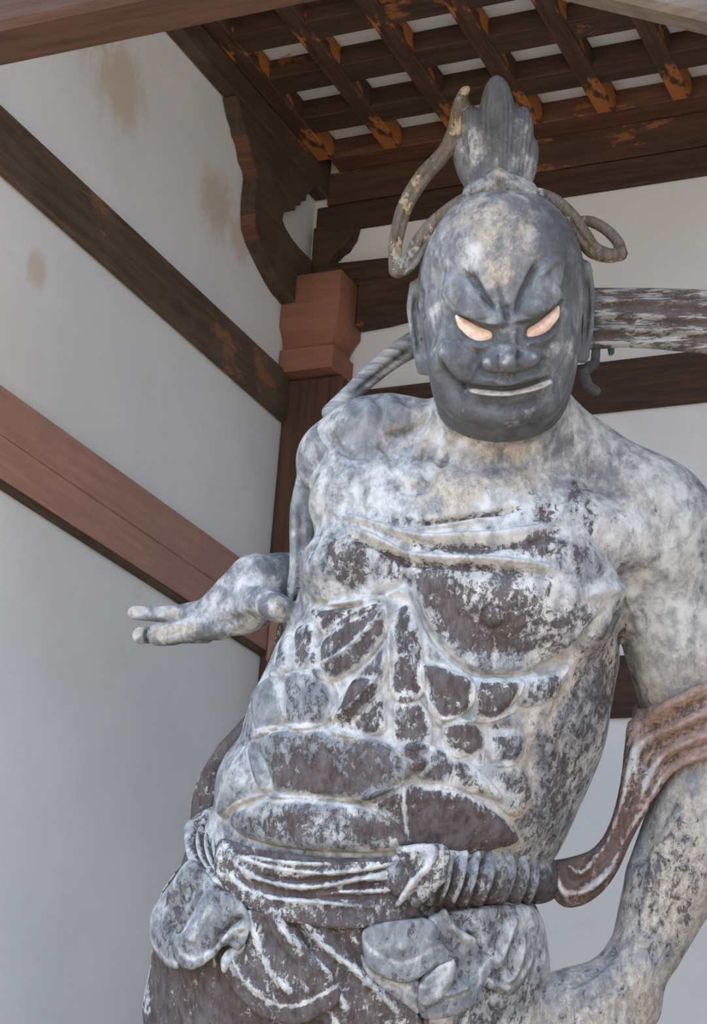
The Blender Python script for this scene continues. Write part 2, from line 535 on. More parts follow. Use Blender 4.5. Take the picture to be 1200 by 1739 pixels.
def polyline(pts, n=8, closed=False):
    """Catmull-Rom resampling"""
    P_ = np.asarray(pts, float)
    if len(P_) < 3 and not closed:
        return P_
    if closed:
        E_ = np.vstack([P_[-1], P_, P_[0], P_[1]])
    else:
        E_ = np.vstack([2 * P_[0] - P_[1], P_, 2 * P_[-1] - P_[-2]])
    out = []
    for i in range(1, len(E_) - 2):
        p0, p1, p2, p3 = E_[i - 1:i + 3]
        for t in np.linspace(0, 1, n, endpoint=False):
            out.append(0.5 * (2 * p1 + (p2 - p0) * t + (2 * p0 - 5 * p1 + 4 * p2 - p3) * t ** 2 + (3 * p1 - p0 - 3 * p2 + p3) * t ** 3))
    if not closed:
        out.append(E_[-2])
    return np.array(out)


def seg_dist(px, py, L, closed=False, signed=False):
    """distance to a polyline, and position 0..1 along it"""
    best = np.full(px.shape, 1e9); pos = np.zeros(px.shape); side = np.zeros(px.shape)
    n = len(L) if closed else len(L) - 1
    for i in range(n):
        a = L[i]; b = L[(i + 1) % len(L)]
        ab = b - a; l2 = ab @ ab + 1e-9
        t = np.clip(((px - a[0]) * ab[0] + (py - a[1]) * ab[1]) / l2, 0, 1)
        d = np.hypot(px - a[0] - t * ab[0], py - a[1] - t * ab[1])
        m = d < best
        best = np.where(m, d, best); pos = np.where(m, (i + t) / n, pos)
        if signed:
            side = np.where(m, np.sign(ab[0] * (py - a[1]) - ab[1] * (px - a[0])), side)
    return best, pos, side


def inside(px, py, L):
    ins = np.zeros(px.shape, bool)
    for i in range(len(L)):
        a = L[i]; b = L[(i + 1) % len(L)]
        if a[1] == b[1]:
            continue
        c = (a[1] > py) != (b[1] > py)
        ins ^= c & (px < (b[0] - a[0]) * (py - a[1]) / (b[1] - a[1]) + a[0])
    return ins


def poly_sdf(px, py, L):
    d, _, _ = seg_dist(px, py, L, True)
    return np.where(inside(px, py, L), -d, d)


def sstep(x, lo, hi):
    t = np.clip((x - lo) / (hi - lo), 0, 1)
    return t * t * (3 - 2 * t)


class Carve:
    """relief strokes on a skin: every stroke pushes vertices along their normals and may tint the wear masks
    wear: 0 bare wood, 1 blue-grey paint, 2 beige ground, 3 dark grey paint, also painted shade in hollows"""
    def __init__(s, V, N, grp=None, base=(0, 0.35, 0.25, 0)):
        s.V, s.N = V, N
        s.x, s.y = to_px(V)
        s.f = sstep(N[:, 2], -0.15, 0.25)
        s.h = np.zeros(len(V)); s.w = np.tile(np.array(base, float), (len(V), 1)); s.g = grp

    def sel(s, L, pad, g):
        lo = L.min(0) - pad; hi = L.max(0) + pad
        m = (s.x > lo[0]) & (s.x < hi[0]) & (s.y > lo[1]) & (s.y < hi[1]) & (s.f > 0)
        if g is not None and s.g is not None:
            m &= np.isin(s.g, g)
        return np.nonzero(m)[0]

    def tint(s, i, m, col):
        if col:
            for c, v in col.items():
                s.w[i, c] += m * v

    def stroke(s, pts, w, h, g=None, col=None, cw=None, taper=True, smooth=True):
        L = polyline(pts) if smooth else np.asarray(pts, float)
        cw = cw or w
        i = s.sel(L, 3 * max(w, cw), g)
        d, t, _ = seg_dist(s.x[i], s.y[i], L)
        tp = np.clip(4 * np.minimum(t, 1 - t) * 1.6 + 0.12, 0, 1) if taper else 1.0
        s.h[i] += h * np.exp(-(d / w) ** 2) * tp * s.f[i]
        s.tint(i, np.exp(-(d / cw) ** 2) * tp, col)

    def ledge(s, pts, w, h, fall, g=None, col=None, cw=None):
        """a step: raised on the right hand side of the stroke (image coordinates), falling away over a distance"""
        L = polyline(pts)
        i = s.sel(L, max(fall * 1.2, 3 * (cw or w)), g)
        d, t, sd = seg_dist(s.x[i], s.y[i], L, signed=True)
        tp = np.clip(4 * np.minimum(t, 1 - t) * 1.6, 0, 1)
        q = d * sd
        s.h[i] += h * sstep(q, -w, w) * np.exp(-(np.clip(q, 0, None) / fall) ** 2) * tp * s.f[i]
        s.tint(i, np.exp(-(d / (cw or w)) ** 2) * tp, col)

    def cell(s, pts, w, h, g=None, col=None, cw=None, closed_smooth=True, rim=None):
        """pillow-shaped swelling inside an outline"""
        L = polyline(pts, 6, True) if closed_smooth else np.asarray(pts, float)
        i = s.sel(L, 2 + (cw or 0), g)
        d = -poly_sdf(s.x[i], s.y[i], L)
        t = np.clip(d / w, 0, 1)
        s.h[i] += h * np.sqrt(np.clip(1 - (1 - t) ** 2, 0, 1)) * s.f[i]
        c = cw or 8
        s.tint(i, sstep(d, -c, c), col)
        if rim:
            j = s.sel(L, 14, g)
            dj = np.abs(poly_sdf(s.x[j], s.y[j], L))
            s.tint(j, np.exp(-(dj / 7.0) ** 2), rim)

    def blob(s, x, y, r, h=0, g=None, col=None, ry=None, rot=0):
        ry = ry or r
        L = np.array([[x, y]])
        i = s.sel(L, 2.5 * max(r, ry), g)
        c_, s_ = cos(radians(rot)), sin(radians(rot))
        dx = s.x[i] - x; dy = s.y[i] - y
        e = np.exp(-(((dx * c_ + dy * s_) / r) ** 2 + ((-dx * s_ + dy * c_) / ry) ** 2))
        s.h[i] += h * e * s.f[i]
        s.tint(i, e, col)

    def ramp(s, col, x0, y0, x1, y1, g=None):
        """tint growing from point 0 to point 1"""
        dx, dy = x1 - x0, y1 - y0
        t = sstep(((s.x - x0) * dx + (s.y - y0) * dy) / (dx * dx + dy * dy), 0, 1)
        if g is not None:
            t = t * np.isin(s.g, g)
        for c, v in col.items():
            s.w[:, c] += t * v

    def finish(s, me, name, mat, parent):
        V = s.V + s.N * s.h[:, None]
        W = to_world(V)
        me.vertices.foreach_set('co', W.astype(np.float32).ravel())
        at = me.attributes.new('wear', 'FLOAT_COLOR', 'POINT')
        at.data.foreach_set('color', np.clip(s.w, -1, 2).astype(np.float32).ravel())
        me.update()
        me.name = name
        return obj(name, me, mat, parent, True)


def carved_paint(name='worn_polychromy', wood1=(0.034, 0.022, 0.020), wood2=(0.098, 0.064, 0.057), beige1=(0.28, 0.23, 0.185), beige2=(0.52, 0.45, 0.37), stretch=(1.35, 1.35, 0.9), rot=None):
    """old polychromy on carved wood: gesso ground, blue-grey paint, beige ground, bare dark wood, split by the wear masks"""
    m = NT(name)
    at = m.n('ShaderNodeAttribute'); at.attribute_name = 'wear'
    sp = m.n('ShaderNodeSeparateColor'); m.t.links.new(at.outputs['Color'], sp.inputs[0])
    R, G, B, A = sp.outputs[0], sp.outputs[1], sp.outputs[2], at.outputs['Alpha']
    st = m.mapping(stretch)
    if rot: st.node.inputs['Rotation'].default_value = rot
    big = m.noise(m.mapping([1, 1, 1]), 6.0, 6, 0.62)
    med = m.noise(st, 15.0, 8, 0.70, 0.3)
    fine = m.noise(st, 55.0, 6, 0.75, 0.2)
    fl = m.noise(st, 60.0, 9, 0.82, 0.5)
    g_ = m.noise(m.mapping([9, 9, 0.9]), 14.0, 6, 0.6)
    def mask(x, n, amp, lo, hi):
        return m.step(m.math('ADD', x, m.math('MULTIPLY', m.math('SUBTRACT', n, 0.5), amp)), lo, hi)
    soft = m.noise(st, 26.0, 7, 0.62, 0.3)
    white = m.mix(m.step(soft, 0.30, 0.66), (0.27, 0.265, 0.26), (0.59, 0.57, 0.54))
    beige = m.mix(m.step(fine, 0.35, 0.65), beige1, beige2)
    grey = m.mix(m.step(soft, 0.3, 0.7), (0.105, 0.109, 0.118), (0.245, 0.250, 0.262))
    dark = m.mix(m.step(med, 0.3, 0.7), (0.040, 0.041, 0.044), (0.130, 0.133, 0.140))
    brown = m.mix(m.step(g_, 0.3, 0.7), wood1, wood2)
    dust = m.math('ADD', m.math('MULTIPLY', med, 0.6), m.math('MULTIPLY', soft, 0.4))
    brown = m.mix(m.math('MULTIPLY', m.step(dust, 0.46, 0.62), 0.42), brown, (0.165, 0.152, 0.155))
    col = m.mix(mask(B, m.math('ADD', m.math('MULTIPLY', big, 0.6), m.math('MULTIPLY', fine, 0.4)), 3.0, 0.45, 0.85), white, beige)
    nz = m.math('ADD', m.math('MULTIPLY', big, 0.35), m.math('ADD', m.math('MULTIPLY', med, 0.40), m.math('MULTIPLY', fl, 0.25)))
    col = m.mix(m.math('MULTIPLY', mask(G, nz, 4.2, 0.36, 0.86), 0.90), col, grey)
    col = m.mix(m.math('MULTIPLY', mask(A, nz, 4.2, 0.30, 0.90), 0.92), col, dark)
    nb = m.math('ADD', m.math('MULTIPLY', fl, 0.70), m.math('MULTIPLY', med, 0.30))
    mb = mask(R, nb, 5.0, 0.44, 0.68)
    col = m.mix(m.math('MULTIPLY', mb, 0.94), col, brown)
    sp2 = m.step(m.noise(st, 110.0, 5, 0.75), 0.58, 0.70)
    col = m.mix(m.math('MULTIPLY', sp2, 0.45), col, (0.13, 0.105, 0.10))
    hgt = m.math('ADD', m.math('MULTIPLY', fine, 0.30), m.math('SUBTRACT', m.math('MULTIPLY', med, 0.7), m.math('MULTIPLY', mb, 0.40)))
    m.bump(hgt, 0.6, 0.008)
    return m.done(col, 0.78)


M['paint'] = carved_paint()
M['ribbon'] = carved_paint('worn_ribbon_paint', (0.055, 0.042, 0.030), (0.17, 0.125, 0.085), (0.26, 0.20, 0.12), (0.48, 0.38, 0.24))
M['scarf'] = carved_paint('worn_scarf_paint', (0.07, 0.04, 0.033), (0.155, 0.092, 0.075), (0.24, 0.155, 0.125), (0.42, 0.29, 0.24))
M['arch'] = carved_paint('worn_arch_paint', (0.06, 0.038, 0.033), (0.145, 0.095, 0.080), stretch=(0.35, 0.35, 2.2))
ST = empty('guardian_statue', (-1.75, 3.75, 0.9))
tag(ST, 'weathered grey wooden temple guardian statue with glowering face and open hand', 'statue')

# ---------------------------------------------------------------- body volumes. groups: 0 torso, 1 head, 2 arm on the right of the photo, 3 hand on its left, 4 other arm
trunk = [
    Cap([(796, 930, -40, 212), (790, 1000, -25, 254), (776, 1080, -5, 279), (746, 1190, 15, 288), (697, 1295, 30, 289), (645, 1400, 40, 268), (610, 1500, 30, 278), (600, 1600, 20, 300)], 30, 0, 1.50),
]
body = trunk + [
    Cap([(850, 820, -40, 118), (855, 640, 10, 100)], 40, 0),
    Cap([(930, 760, -60, 90), (1085, 880, -60, 100)], 60, 0),
    Cap([(770, 770, -60, 90), (620, 800, -70, 85)], 60, 0),
    Ell(640, 725, -40, 98, 58, 80, 10, 25, 0),                      # shoulder mass on the left
    Ell(850, 900, 40, 260, 90, 110, -4, 50, 0),                     # upper chest
    Ell(872, 1010, 113, 180, 132, 94, -6, 18, 0),                   # breast on the right
    Ell(607, 958, 66, 97, 77, 80, 12, 30, 0), Ell(615, 850, 0, 92, 90, 96, 20, 45, 0),                       # breast on the left
    Ell(474, 1198, 20, 42, 50, 60, -20, 10, 0), Ell(487, 1116, 0, 24, 36, 40, -10, 8, 0), Ell(415, 1320, 40, 46, 72, 90, -20, 14, 0), Ell(520, 1060, 30, 26, 36, 40, 0, 10, 0),
    Ell(1095, 905, -50, 118, 128, 130, 0, 45, 2),                   # right deltoid
    Cap([(1110, 910, -55, 108), (1152, 1080, -65, 99), (1190, 1230, -70, 92)], 30, 2),
    Cap([(1190, 1230, -70, 92), (1212, 1300, -60, 86)], 20, 2),
    Cap([(1212, 1300, -60, 88), (1186, 1400, -30, 91), (1140, 1500, 10, 80), (1098, 1608, 55, 60), (1062, 1668, 80, 52)], 18, 2),
    Cap([(1062, 1668, 80, 52), (985, 1725, 100, 78)], 30, 2),
    Ell(965, 1712, 110, 74, 58, 60, 25, 25, 2),
    Ell(1085, 1712, 80, 36, 40, 40, 0, 25, 2),
    Cap([(1010, 1790, 110, 85), (1040, 1850, 90, 60)], 25, 2),
    # the other arm, behind the chest, and its open hand
    Ell(572, 790, -70, 62, 78, 70, 25, 30, 4),
    Cap([(564, 790, -75, 56), (548, 880, -120, 42), (548, 960, -150, 44)], 30, 4),
    Cap([(545, 965, -150, 42), (482, 975, -118, 36)], 15, 3),
    Cap([(462, 985, -100, 46), (436, 992, -92, 55), (400, 1018, -85, 46), (345, 1052, -75, 30)], 20, 3, 1.1),
    Ell(420, 1045, -70, 58, 32, 40, 18, 18, 3),
    Cap([(352, 1035, -105, 20), (300, 1042, -112, 15.5), (262, 1043, -116, 14.5), (228, 1041, -118, 13.5)], 9, 3),
    Cap([(372, 1062, -60, 27), (318, 1070, -48, 21), (292, 1076, -44, 22), (268, 1078, -42, 20.5)], 9, 3),
    Cap([(350, 1074, -85, 20), (290, 1080, -86, 15), (238, 1079, -84, 15.5)], 6, 3),
    Cap([(350, 1062, -95, 19), (300, 1072, -104, 14), (262, 1078, -110, 14)], 8, 3),
    Cap([(420, 1030, -60, 36), (452, 1022, 0, 27), (474, 1034, 40, 25)], 12, 3),
    # head
    Ell(851, 474, 30, 139, 158, 165, 0, 25, 1),
    Ell(853, 585, 62, 128, 135, 140, 0, 40, 1),
    Ell(849, 660, 92, 106, 77, 98, 0, 40, 1),
    Ell(772, 618, 128, 44, 44, 48, 25, 18, 1),                      # cheeks
    Ell(930, 600, 130, 40, 46, 44, -20, 22, 1),
    Cap([(862, 556, 176, 14), (858, 590, 196, 17), (860, 616, 208, 23)], 14, 1),
    Ell(833, 618, 190, 18, 15, 20, 0, 8, 1),
    Ell(897, 611, 190, 19, 17, 20, -10, 8, 1),
    Cap([(785, 648, 158, 14), (860, 652, 182, 19), (930, 640, 158, 14)], 16, 1),      # muzzle
    Cap([(800, 690, 158, 20), (862, 698, 176, 26), (925, 682, 158, 20)], 24, 1),      # chin pad
    Cap([(770, 500, 146, 22), (815, 522, 172, 22), (852, 540, 182, 14)], 16, 1),      # brows
    Cap([(940, 450, 128, 17), (915, 492, 158, 24), (875, 538, 180, 14)], 14, 1),
    Cap([(706, 486, 20, 12), (700, 520, 16, 12), (706, 570, 22, 11), (717, 628, 36, 11)], 7, 1),
    Cap([(718, 492, 40, 9), (722, 560, 40, 9)], 8, 1),
    Cap([(994, 452, 22, 11), (1001, 500, 16, 11), (998, 555, 20, 11), (990, 610, 34, 10)], 7, 1),
]
H = 7.0
ax = grid_axes((-430, -950, -330), (680, 640, 300), H)
D = eval_prims(body, ax, H)
V, Q = surface_nets(D, ax, H)
del D
# leave out what lies far below the sash, inside the skirt
me, V, N = subdiv(V, Q, 2)


def group_of(V, prims):
    best = np.full(len(V), 1e9); g = np.zeros(len(V), int)
    for p in prims:
        lo, hi = p.bb(25)
        i = np.nonzero(((V > lo) & (V < hi)).all(1))[0]
        d = p.d(V[i, 0], V[i, 1], V[i, 2])
        m = d < best[i]
        best[i] = np.where(m, d, best[i]); g[i] = np.where(m, p.g, g[i])
    return g


GRP = group_of(V, body)
c = Carve(V, N, GRP)
TO, HD, AR, HA, A2 = [0], [1], [2], [3], [4]
BT = [0, 2, 4]
# ---- torso: ridges stay white, swellings are worn to bare wood
WH = {0: -0.5, 1: -0.35}
BR = {0: 0.55}
cells = [
    ([(537, 1034), (600, 1016), (642, 1012), (652, 1028), (600, 1056), (556, 1076)], 9, 0.55, 0.1),
    ([(540, 1133), (552, 1092), (600, 1052), (655, 1030), (664, 1056), (640, 1100), (600, 1138), (560, 1154)], 13, 0.55, 0.3),
    ([(566, 1210), (600, 1160), (640, 1110), (662, 1082), (664, 1125), (640, 1180), (606, 1216), (580, 1222)], 11, 0.45, 0.3),
    ([(668, 1060), (686, 1034), (704, 1050), (718, 1110), (716, 1176), (670, 1182), (664, 1120)], 10, 0.42, 0.2),
    ([(722, 1132), (762, 1140), (799, 1156), (795, 1200), (762, 1220), (734, 1212), (724, 1180)], 11, 0.6, 0.0),
    ([(807, 1160), (850, 1156), (884, 1156), (868, 1196), (832, 1218), (806, 1212)], 11, 0.6, 0.0),
    ([(890, 1156), (930, 1146), (962, 1132), (952, 1172), (920, 1194), (882, 1196)], 10, 0.3, 0.1),
    ([(503, 1082), (522, 1062), (540, 1068), (544, 1126), (520, 1142), (502, 1140)], 9, 0.45, 0.2),
    ([(488, 1156), (515, 1146), (548, 1146), (567, 1192), (555, 1222), (528, 1236), (492, 1226)], 13, 0.2, 0.3),
    ([(434, 1190), (455, 1160), (480, 1152), (487, 1200), (478, 1230), (446, 1250)], 13, 0.0, 0.4),
    ([(470, 1150), (478, 1098), (497, 1085), (499, 1138), (486, 1150)], 10, 0.25, 0.4),
    ([(452, 1262), (500, 1244), (560, 1244), (650, 1262), (712, 1292), (660, 1338), (617, 1356), (520, 1352), (466, 1344)], 15, 0.28, 0.5),
    ([(622, 1358), (668, 1338), (730, 1336), (785, 1348), (848, 1392), (864, 1424), (800, 1440), (690, 1438), (672, 1396)], 13, 0.6, 0.2),
    ([(408, 1378), (440, 1358), (475, 1352), (600, 1364), (668, 1396), (664, 1438), (560, 1442), (470, 1432), (412, 1410)], 14, 0.12, 0.2),
    ([(752, 1236), (780, 1226), (802, 1228), (818, 1262), (790, 1282), (766, 1280)], 9, 0.5, 0.1),
    ([(830, 1252), (866, 1246), (892, 1250), (880, 1290), (850, 1300), (832, 1290)], 8, 0.2, 0.1),
    ([(604, 1160), (640, 1166), (652, 1200), (650, 1240), (600, 1250), (570, 1240), (588, 1196)], 9, 0.45, 0.2),
    ([(672, 1194), (712, 1192), (732, 1236), (722, 1272), (690, 1280), (672, 1258)], 9, 0.42, 0.1),
    ([(380, 1352), (400, 1302), (440, 1258), (450, 1270), (460, 1340), (420, 1366), (392, 1384), (378, 1380)], 14, 0.0, 0.1),
    ([(690, 1270), (740, 1270), (800, 1300), (840, 1350), (780, 1340), (716, 1322)], 10, 0.35, 0.3),
    ([(820, 1310), (880, 1300), (900, 1340), (880, 1380), (850, 1370)], 8, 0.15, 0.0),
]
for p, h, b, g1 in cells:
    p = np.array(p, float); p = p.mean(0) + (p - p.mean(0)) * 1.09
    c.cell(p, 24, h * 1.5, TO, {0: b, 1: g1}, 5, rim={0: -0.45, 1: -0.4})
for p, w, h in [
    ([(655, 1008), (640, 1018), (590, 1024), (540, 1030)], 6, 7),                          # rib arch, left branch
    ([(650, 1010), (672, 1004), (694, 1012)], 9, 8),
    ([(690, 1000), (712, 1055), (745, 1102), (798, 1146), (850, 1152), (905, 1146), (956, 1124)], 6, 6),
    ([(660, 1020), (664, 1080), (664, 1140), (662, 1190)], 6, 6),
    ([(540, 1140), (590, 1112), (640, 1062), (660, 1030)], 5, 5),
    ([(560, 1226), (606, 1200), (650, 1140), (664, 1090)], 5, 5),
    ([(716, 1130), (724, 1180), (742, 1222), (752, 1236)], 6, 6),
    ([(802, 1156), (800, 1210), (806, 1224)], 5, 5),
    ([(740, 1224), (780, 1222), (830, 1224), (880, 1204)], 6, 6),
    ([(430, 1252), (480, 1238), (560, 1238), (600, 1252), (640, 1256)], 6, 5),
    ([(688, 1290), (686, 1350), (690, 1430)], 4, 4),
]:
    c.stroke(p, w * 0.7, h * 1.5, TO, WH, w)
for p, w, h in [
    ([(498, 1060), (498, 1140), (486, 1150), (490, 1230)], 6, -7),
    ([(545, 1068), (548, 1130), (570, 1190), (556, 1230)], 6, -6),
    ([(470, 1345), (540, 1356), (615, 1360), (690, 1330)], 6, -8),
    ([(440, 1252), (458, 1300), (466, 1350), (400, 1384)], 7, -6),
    ([(820, 1225), (828, 1260), (826, 1300)], 5, -5),
    ([(880, 1200), (900, 1260), (905, 1330)], 9, -5),
    ([(960, 1140), (950, 1190), (925, 1240)], 9, -5),
]:
    c.stroke(p, w * 0.8, h * 1.3, TO, WH, w)
c.w[np.isin(c.g, TO)] += np.array([0.06, 0.14, 0.12, 0.0])
c.w[np.isin(c.g, AR + A2)] += np.array([0.06, 0.16, 0.15, 0.0])
c.ramp({1: 0.14, 0: 0.14}, 800, 900, 760, 1080, TO)
# breast folds
c.stroke([(692, 962), (706, 1025), (742, 1094), (796, 1140), (850, 1148), (900, 1144), (955, 1122), (1000, 1082), (1040, 1020)], 8, -22, TO, {0: -0.6, 1: -0.3}, 8)
c.stroke([(524, 1022), (560, 1030), (610, 1026), (650, 1006), (692, 984)], 7, -18, TO, {0: -0.5, 1: -0.3}, 8)
c.stroke([(690, 915), (688, 960), (694, 1000)], 8, -8, TO, {1: 0.1}, 10)
c.stroke([(560, 868), (613, 886), (680, 904), (733, 912), (800, 912), (867, 908), (953, 888)], 7, 13, TO, {0: -0.5, 1: -0.2}, 9)
c.stroke([(700, 922), (780, 928), (870, 925), (950, 908)], 6, -10, TO, {0: 0.6}, 8)
c.stroke([(580, 888), (650, 922), (700, 942), (760, 948), (827, 950), (890, 956), (953, 966)], 6, 11, TO, {0: -0.4, 1: -0.2}, 8)
c.stroke([(590, 905), (660, 940), (710, 958), (830, 965), (950, 980)], 6, -11, TO, {0: 0.55}, 9)
c.stroke([(700, 892), (760, 884), (830, 872), (890, 860)], 5, -11, TO, {0: 0.7}, 6)
c.stroke([(690, 900), (750, 893), (840, 880)], 5, 8, TO, WH, 7)
c.cell([(712, 975), (790, 982), (900, 984), (936, 990), (926, 1024), (880, 1072), (830, 1104), (770, 1094), (732, 1046)], 40, 3, TO, {0: 0.42, 1: 0.1}, 22)
c.cell([(705, 972), (760, 980), (800, 1050), (790, 1092), (740, 1060), (716, 1020)], 30, 0, TO, {0: 0.25}, 15)
c.cell([(558, 924), (596, 914), (622, 930), (626, 975), (600, 996), (566, 976)], 20, 2, TO, {0: 0.5}, 10)
c.cell([(640, 940), (690, 955), (690, 985), (650, 990)], 16, 2, TO, {0: 0.3}, 10)
c.blob(837, 1048, 15, 7, TO, {0: 0.2})
c.stroke([(837 + 19 * cos(t), 1048 + 19 * sin(t)) for t in np.linspace(0, 6.28, 12)], 3, -5, TO, taper=False)
for x, y, rx_, ry_, a in [(925, 880, 28, 40, 0.6), (975, 840, 10, 40, 0.6), (1000, 870, 12, 40, 0.5), (985, 945, 14, 24, 0.5), (930, 935, 50, 14, 0.5), (780, 940, 90, 10, 0.5),
                          (860, 1060, 60, 30, 0.2), (940, 1080, 60, 40, 0.2), (960, 1050, 50, 20, 0.25), (545, 1330, 60, 18, 0.5), (500, 1400, 50, 24, 0.45), (640, 1410, 50, 20, 0.6),
                          (560, 1300, 80, 20, 0.3), (780, 1400, 70, 30, 0.3), (820, 1240, 40, 20, 0.3), (700, 1180, 40, 30, 0.3), (870, 1100, 60, 14, 0.25), (700, 905, 40, 10, 0.4), (660, 890, 30, 8, 0.35)]:
    c.blob(x, y, rx_, 0, TO, {0: a}, ry_)
# flank on the right: mottled brown and beige
c.cell([(1060, 1040), (1075, 1130), (1030, 1220), (980, 1330), (930, 1440), (850, 1440), (880, 1340), (900, 1250), (950, 1150), (1000, 1100)], 60, 0, TO, {0: 0.24, 1: 0.12, 2: 0.75, 3: 0.2}, 40)
c.cell([(1060, 1100), (1050, 1200), (990, 1330), (940, 1430), (905, 1440), (960, 1300), (1010, 1180)], 30, 0, TO, {3: 0.35, 0: 0.1}, 25)
for k in range(7):
    x0 = 905 + 22 * k
    c.stroke([(x0, 1110 + 8 * k), (x0 - 20, 1200), (x0 - 60, 1320)], 8, -3.5, TO)
# armpit, arm on the right
c.stroke([(985, 1016), (1030, 1002), (1058, 1004), (1085, 1016)], 10, 9, BT, WH, 12)
c.stroke([(1046, 1018), (1056, 1090), (1074, 1168), (1088, 1216)], 7, -10, BT, {3: 0.4}, 9)
c.stroke([(1050, 1010), (1075, 1035), (1090, 1080)], 8, 6, AR)
c.cell([(1040, 720), (1120, 790), (1160, 850), (1180, 920), (1120, 1000), (1040, 960), (1000, 860)], 60, 0, BT, {2: 0.25, 1: -0.1}, 40)
c.ramp({2: 0.35}, 1000, 1000, 1150, 1250, AR)
c.ramp({2: 0.35, 0: 0.22, 1: 0.05}, 1150, 1280, 1080, 1500, AR)
c.blob(1120, 1480, 50, 0, AR, {0: 0.25, 2: 0.3}, 110, 20)
c.blob(1150, 1560, 40, 0, AR, {0: 0.2, 3: 0.2}, 90, 20)
for p in ([(1150, 1350), (1100, 1450), (1082, 1560)], [(1170, 1400), (1130, 1500), (1100, 1600)], [(1110, 1380), (1085, 1470)], [(1060, 1600), (1000, 1660), (930, 1690)], [(1090, 1640), (1030, 1690), (960, 1739)]):
    c.stroke(p, 9, -5, AR)
    c.stroke([(x + 14, y + 2) for x, y in p], 8, 4, AR)
# neck and collar bones
c.stroke([(742, 680), (728, 740), (702, 790)], 10, 9, TO, {2: 0.3}, 14)
c.stroke([(760, 700), (770, 760), (800, 790)], 12, 7, TO, {2: 0.3}, 14)
c.stroke([(775, 730), (760, 770), (740, 790)], 9, -13, TO, {3: 0.5}, 11)
c.blob(697, 800, 20, 13, TO, {3: 0.3})
c.stroke([(720, 800), (725, 825), (690, 832), (672, 815)], 8, -10, TO, {3: 0.4}, 10)
c.stroke([(720, 812), (790, 836), (860, 835), (920, 810)], 14, 8, TO, {2: 0.25, 1: -0.3}, 18)
c.stroke([(780, 740), (850, 770), (920, 745)], 22, -8, TO, {3: 0.3, 2: 0.3}, 26)
c.stroke([(735, 800), (800, 812), (900, 800)], 10, 4, TO, {2: 0.4}, 16)
# shoulder mass and arm on the left
c.stroke([(652, 742), (690, 734), (718, 718), (736, 694)], 6, -12, None if False else [0, 4], {3: 0.3}, 8)
c.stroke([(640, 752), (660, 770), (668, 800)], 6, -7, TO)
c.stroke([(560, 735), (575, 760), (600, 772), (640, 768)], 7, -8, [0, 4])
c.stroke([(575, 770), (550, 815), (536, 870), (528, 940)], 8, -14, [0, 4], {3: 0.4}, 10)
c.stroke([(548, 760), (525, 815), (512, 880)], 6, -7, [0, 4])
c.stroke([(600, 790), (570, 830), (556, 870)], 8, 6, TO)
c.stroke([(610, 650), (650, 690), (640, 730)], 9, -6, [0, 4])
c.stroke([(700, 690), (670, 660), (640, 665)], 8, -6, [0, 4])
for x, y, r, a in [(620, 700, 40, 0.5), (590, 770, 40, 0.35), (680, 700, 30, 0.3), (640, 850, 50, 0.25), (1040, 800, 60, 0.3), (1100, 960, 40, 0.25), (940, 730, 50, 0.3), (1060, 730, 30, 0.3), (750, 850, 50, 0.1)]:
    c.blob(x, y, r, 0, None, {1: a})
c.blob(780, 850, 90, 0, TO, {1: -0.3, 2: 0.2}, 40)
c.w[np.isin(c.g, A2), 1] += 0.35

c.w[np.isin(c.g, AR), 0] -= 0.12
c.w[np.isin(c.g, TO + A2), 0] -= 0.12 * sstep(c.y[np.isin(c.g, TO + A2)], 880, 820)
# ---- hand
hm = np.isin(c.g, HA)
c.w[hm] = (-0.2, 0.62, 0.15, 0.22)
c.blob(440, 1050, 60, 0, HA, {3: 0.35}, 30)
c.blob(480, 975, 22, -3, HA, {3: 0.5}, 60)
c.stroke([(400, 1020), (430, 1010), (455, 1020)], 10, -6, HA)
c.stroke([(360, 1060), (410, 1050), (440, 1050)], 8, -4, HA)
c.stroke([(345, 1040), (400, 1030), (440, 1000)], 14, 3, HA)
for x, y in [(318, 1064), (292, 1068), (268, 1074), (232, 1072), (290, 1040), (232, 1036), (470, 1022), (478, 1040)]:
    c.blob(x, y, 16, 0, HA, {1: -0.5, 2: 0.7, 3: -0.2, 0: 0.15}, 10)
for p in ([(312, 1050), (310, 1090)], [(288, 1056), (284, 1097)], [(300, 1028), (298, 1056)], [(262, 1030), (260, 1056)], [(345, 1052), (350, 1085)]):
    c.stroke(p, 3, -2, HA, smooth=False)
c.stroke([(255, 1058), (247, 1072), (247, 1084), (254, 1098)], 3, -7, HA, {3: 0.8}, 3)
c.stroke([(380, 1086), (330, 1094), (270, 1100)], 5, -3, HA, {3: 0.5, 0: 0.3}, 8)  # shade under the fingers is put into the colour
for p in ([(252, 1066), (249, 1074), (252, 1084)], [(222, 1036), (220, 1042), (224, 1048)], [(470, 1022), (486, 1032), (482, 1048)]):
    c.stroke(p, 3, -3, HA)

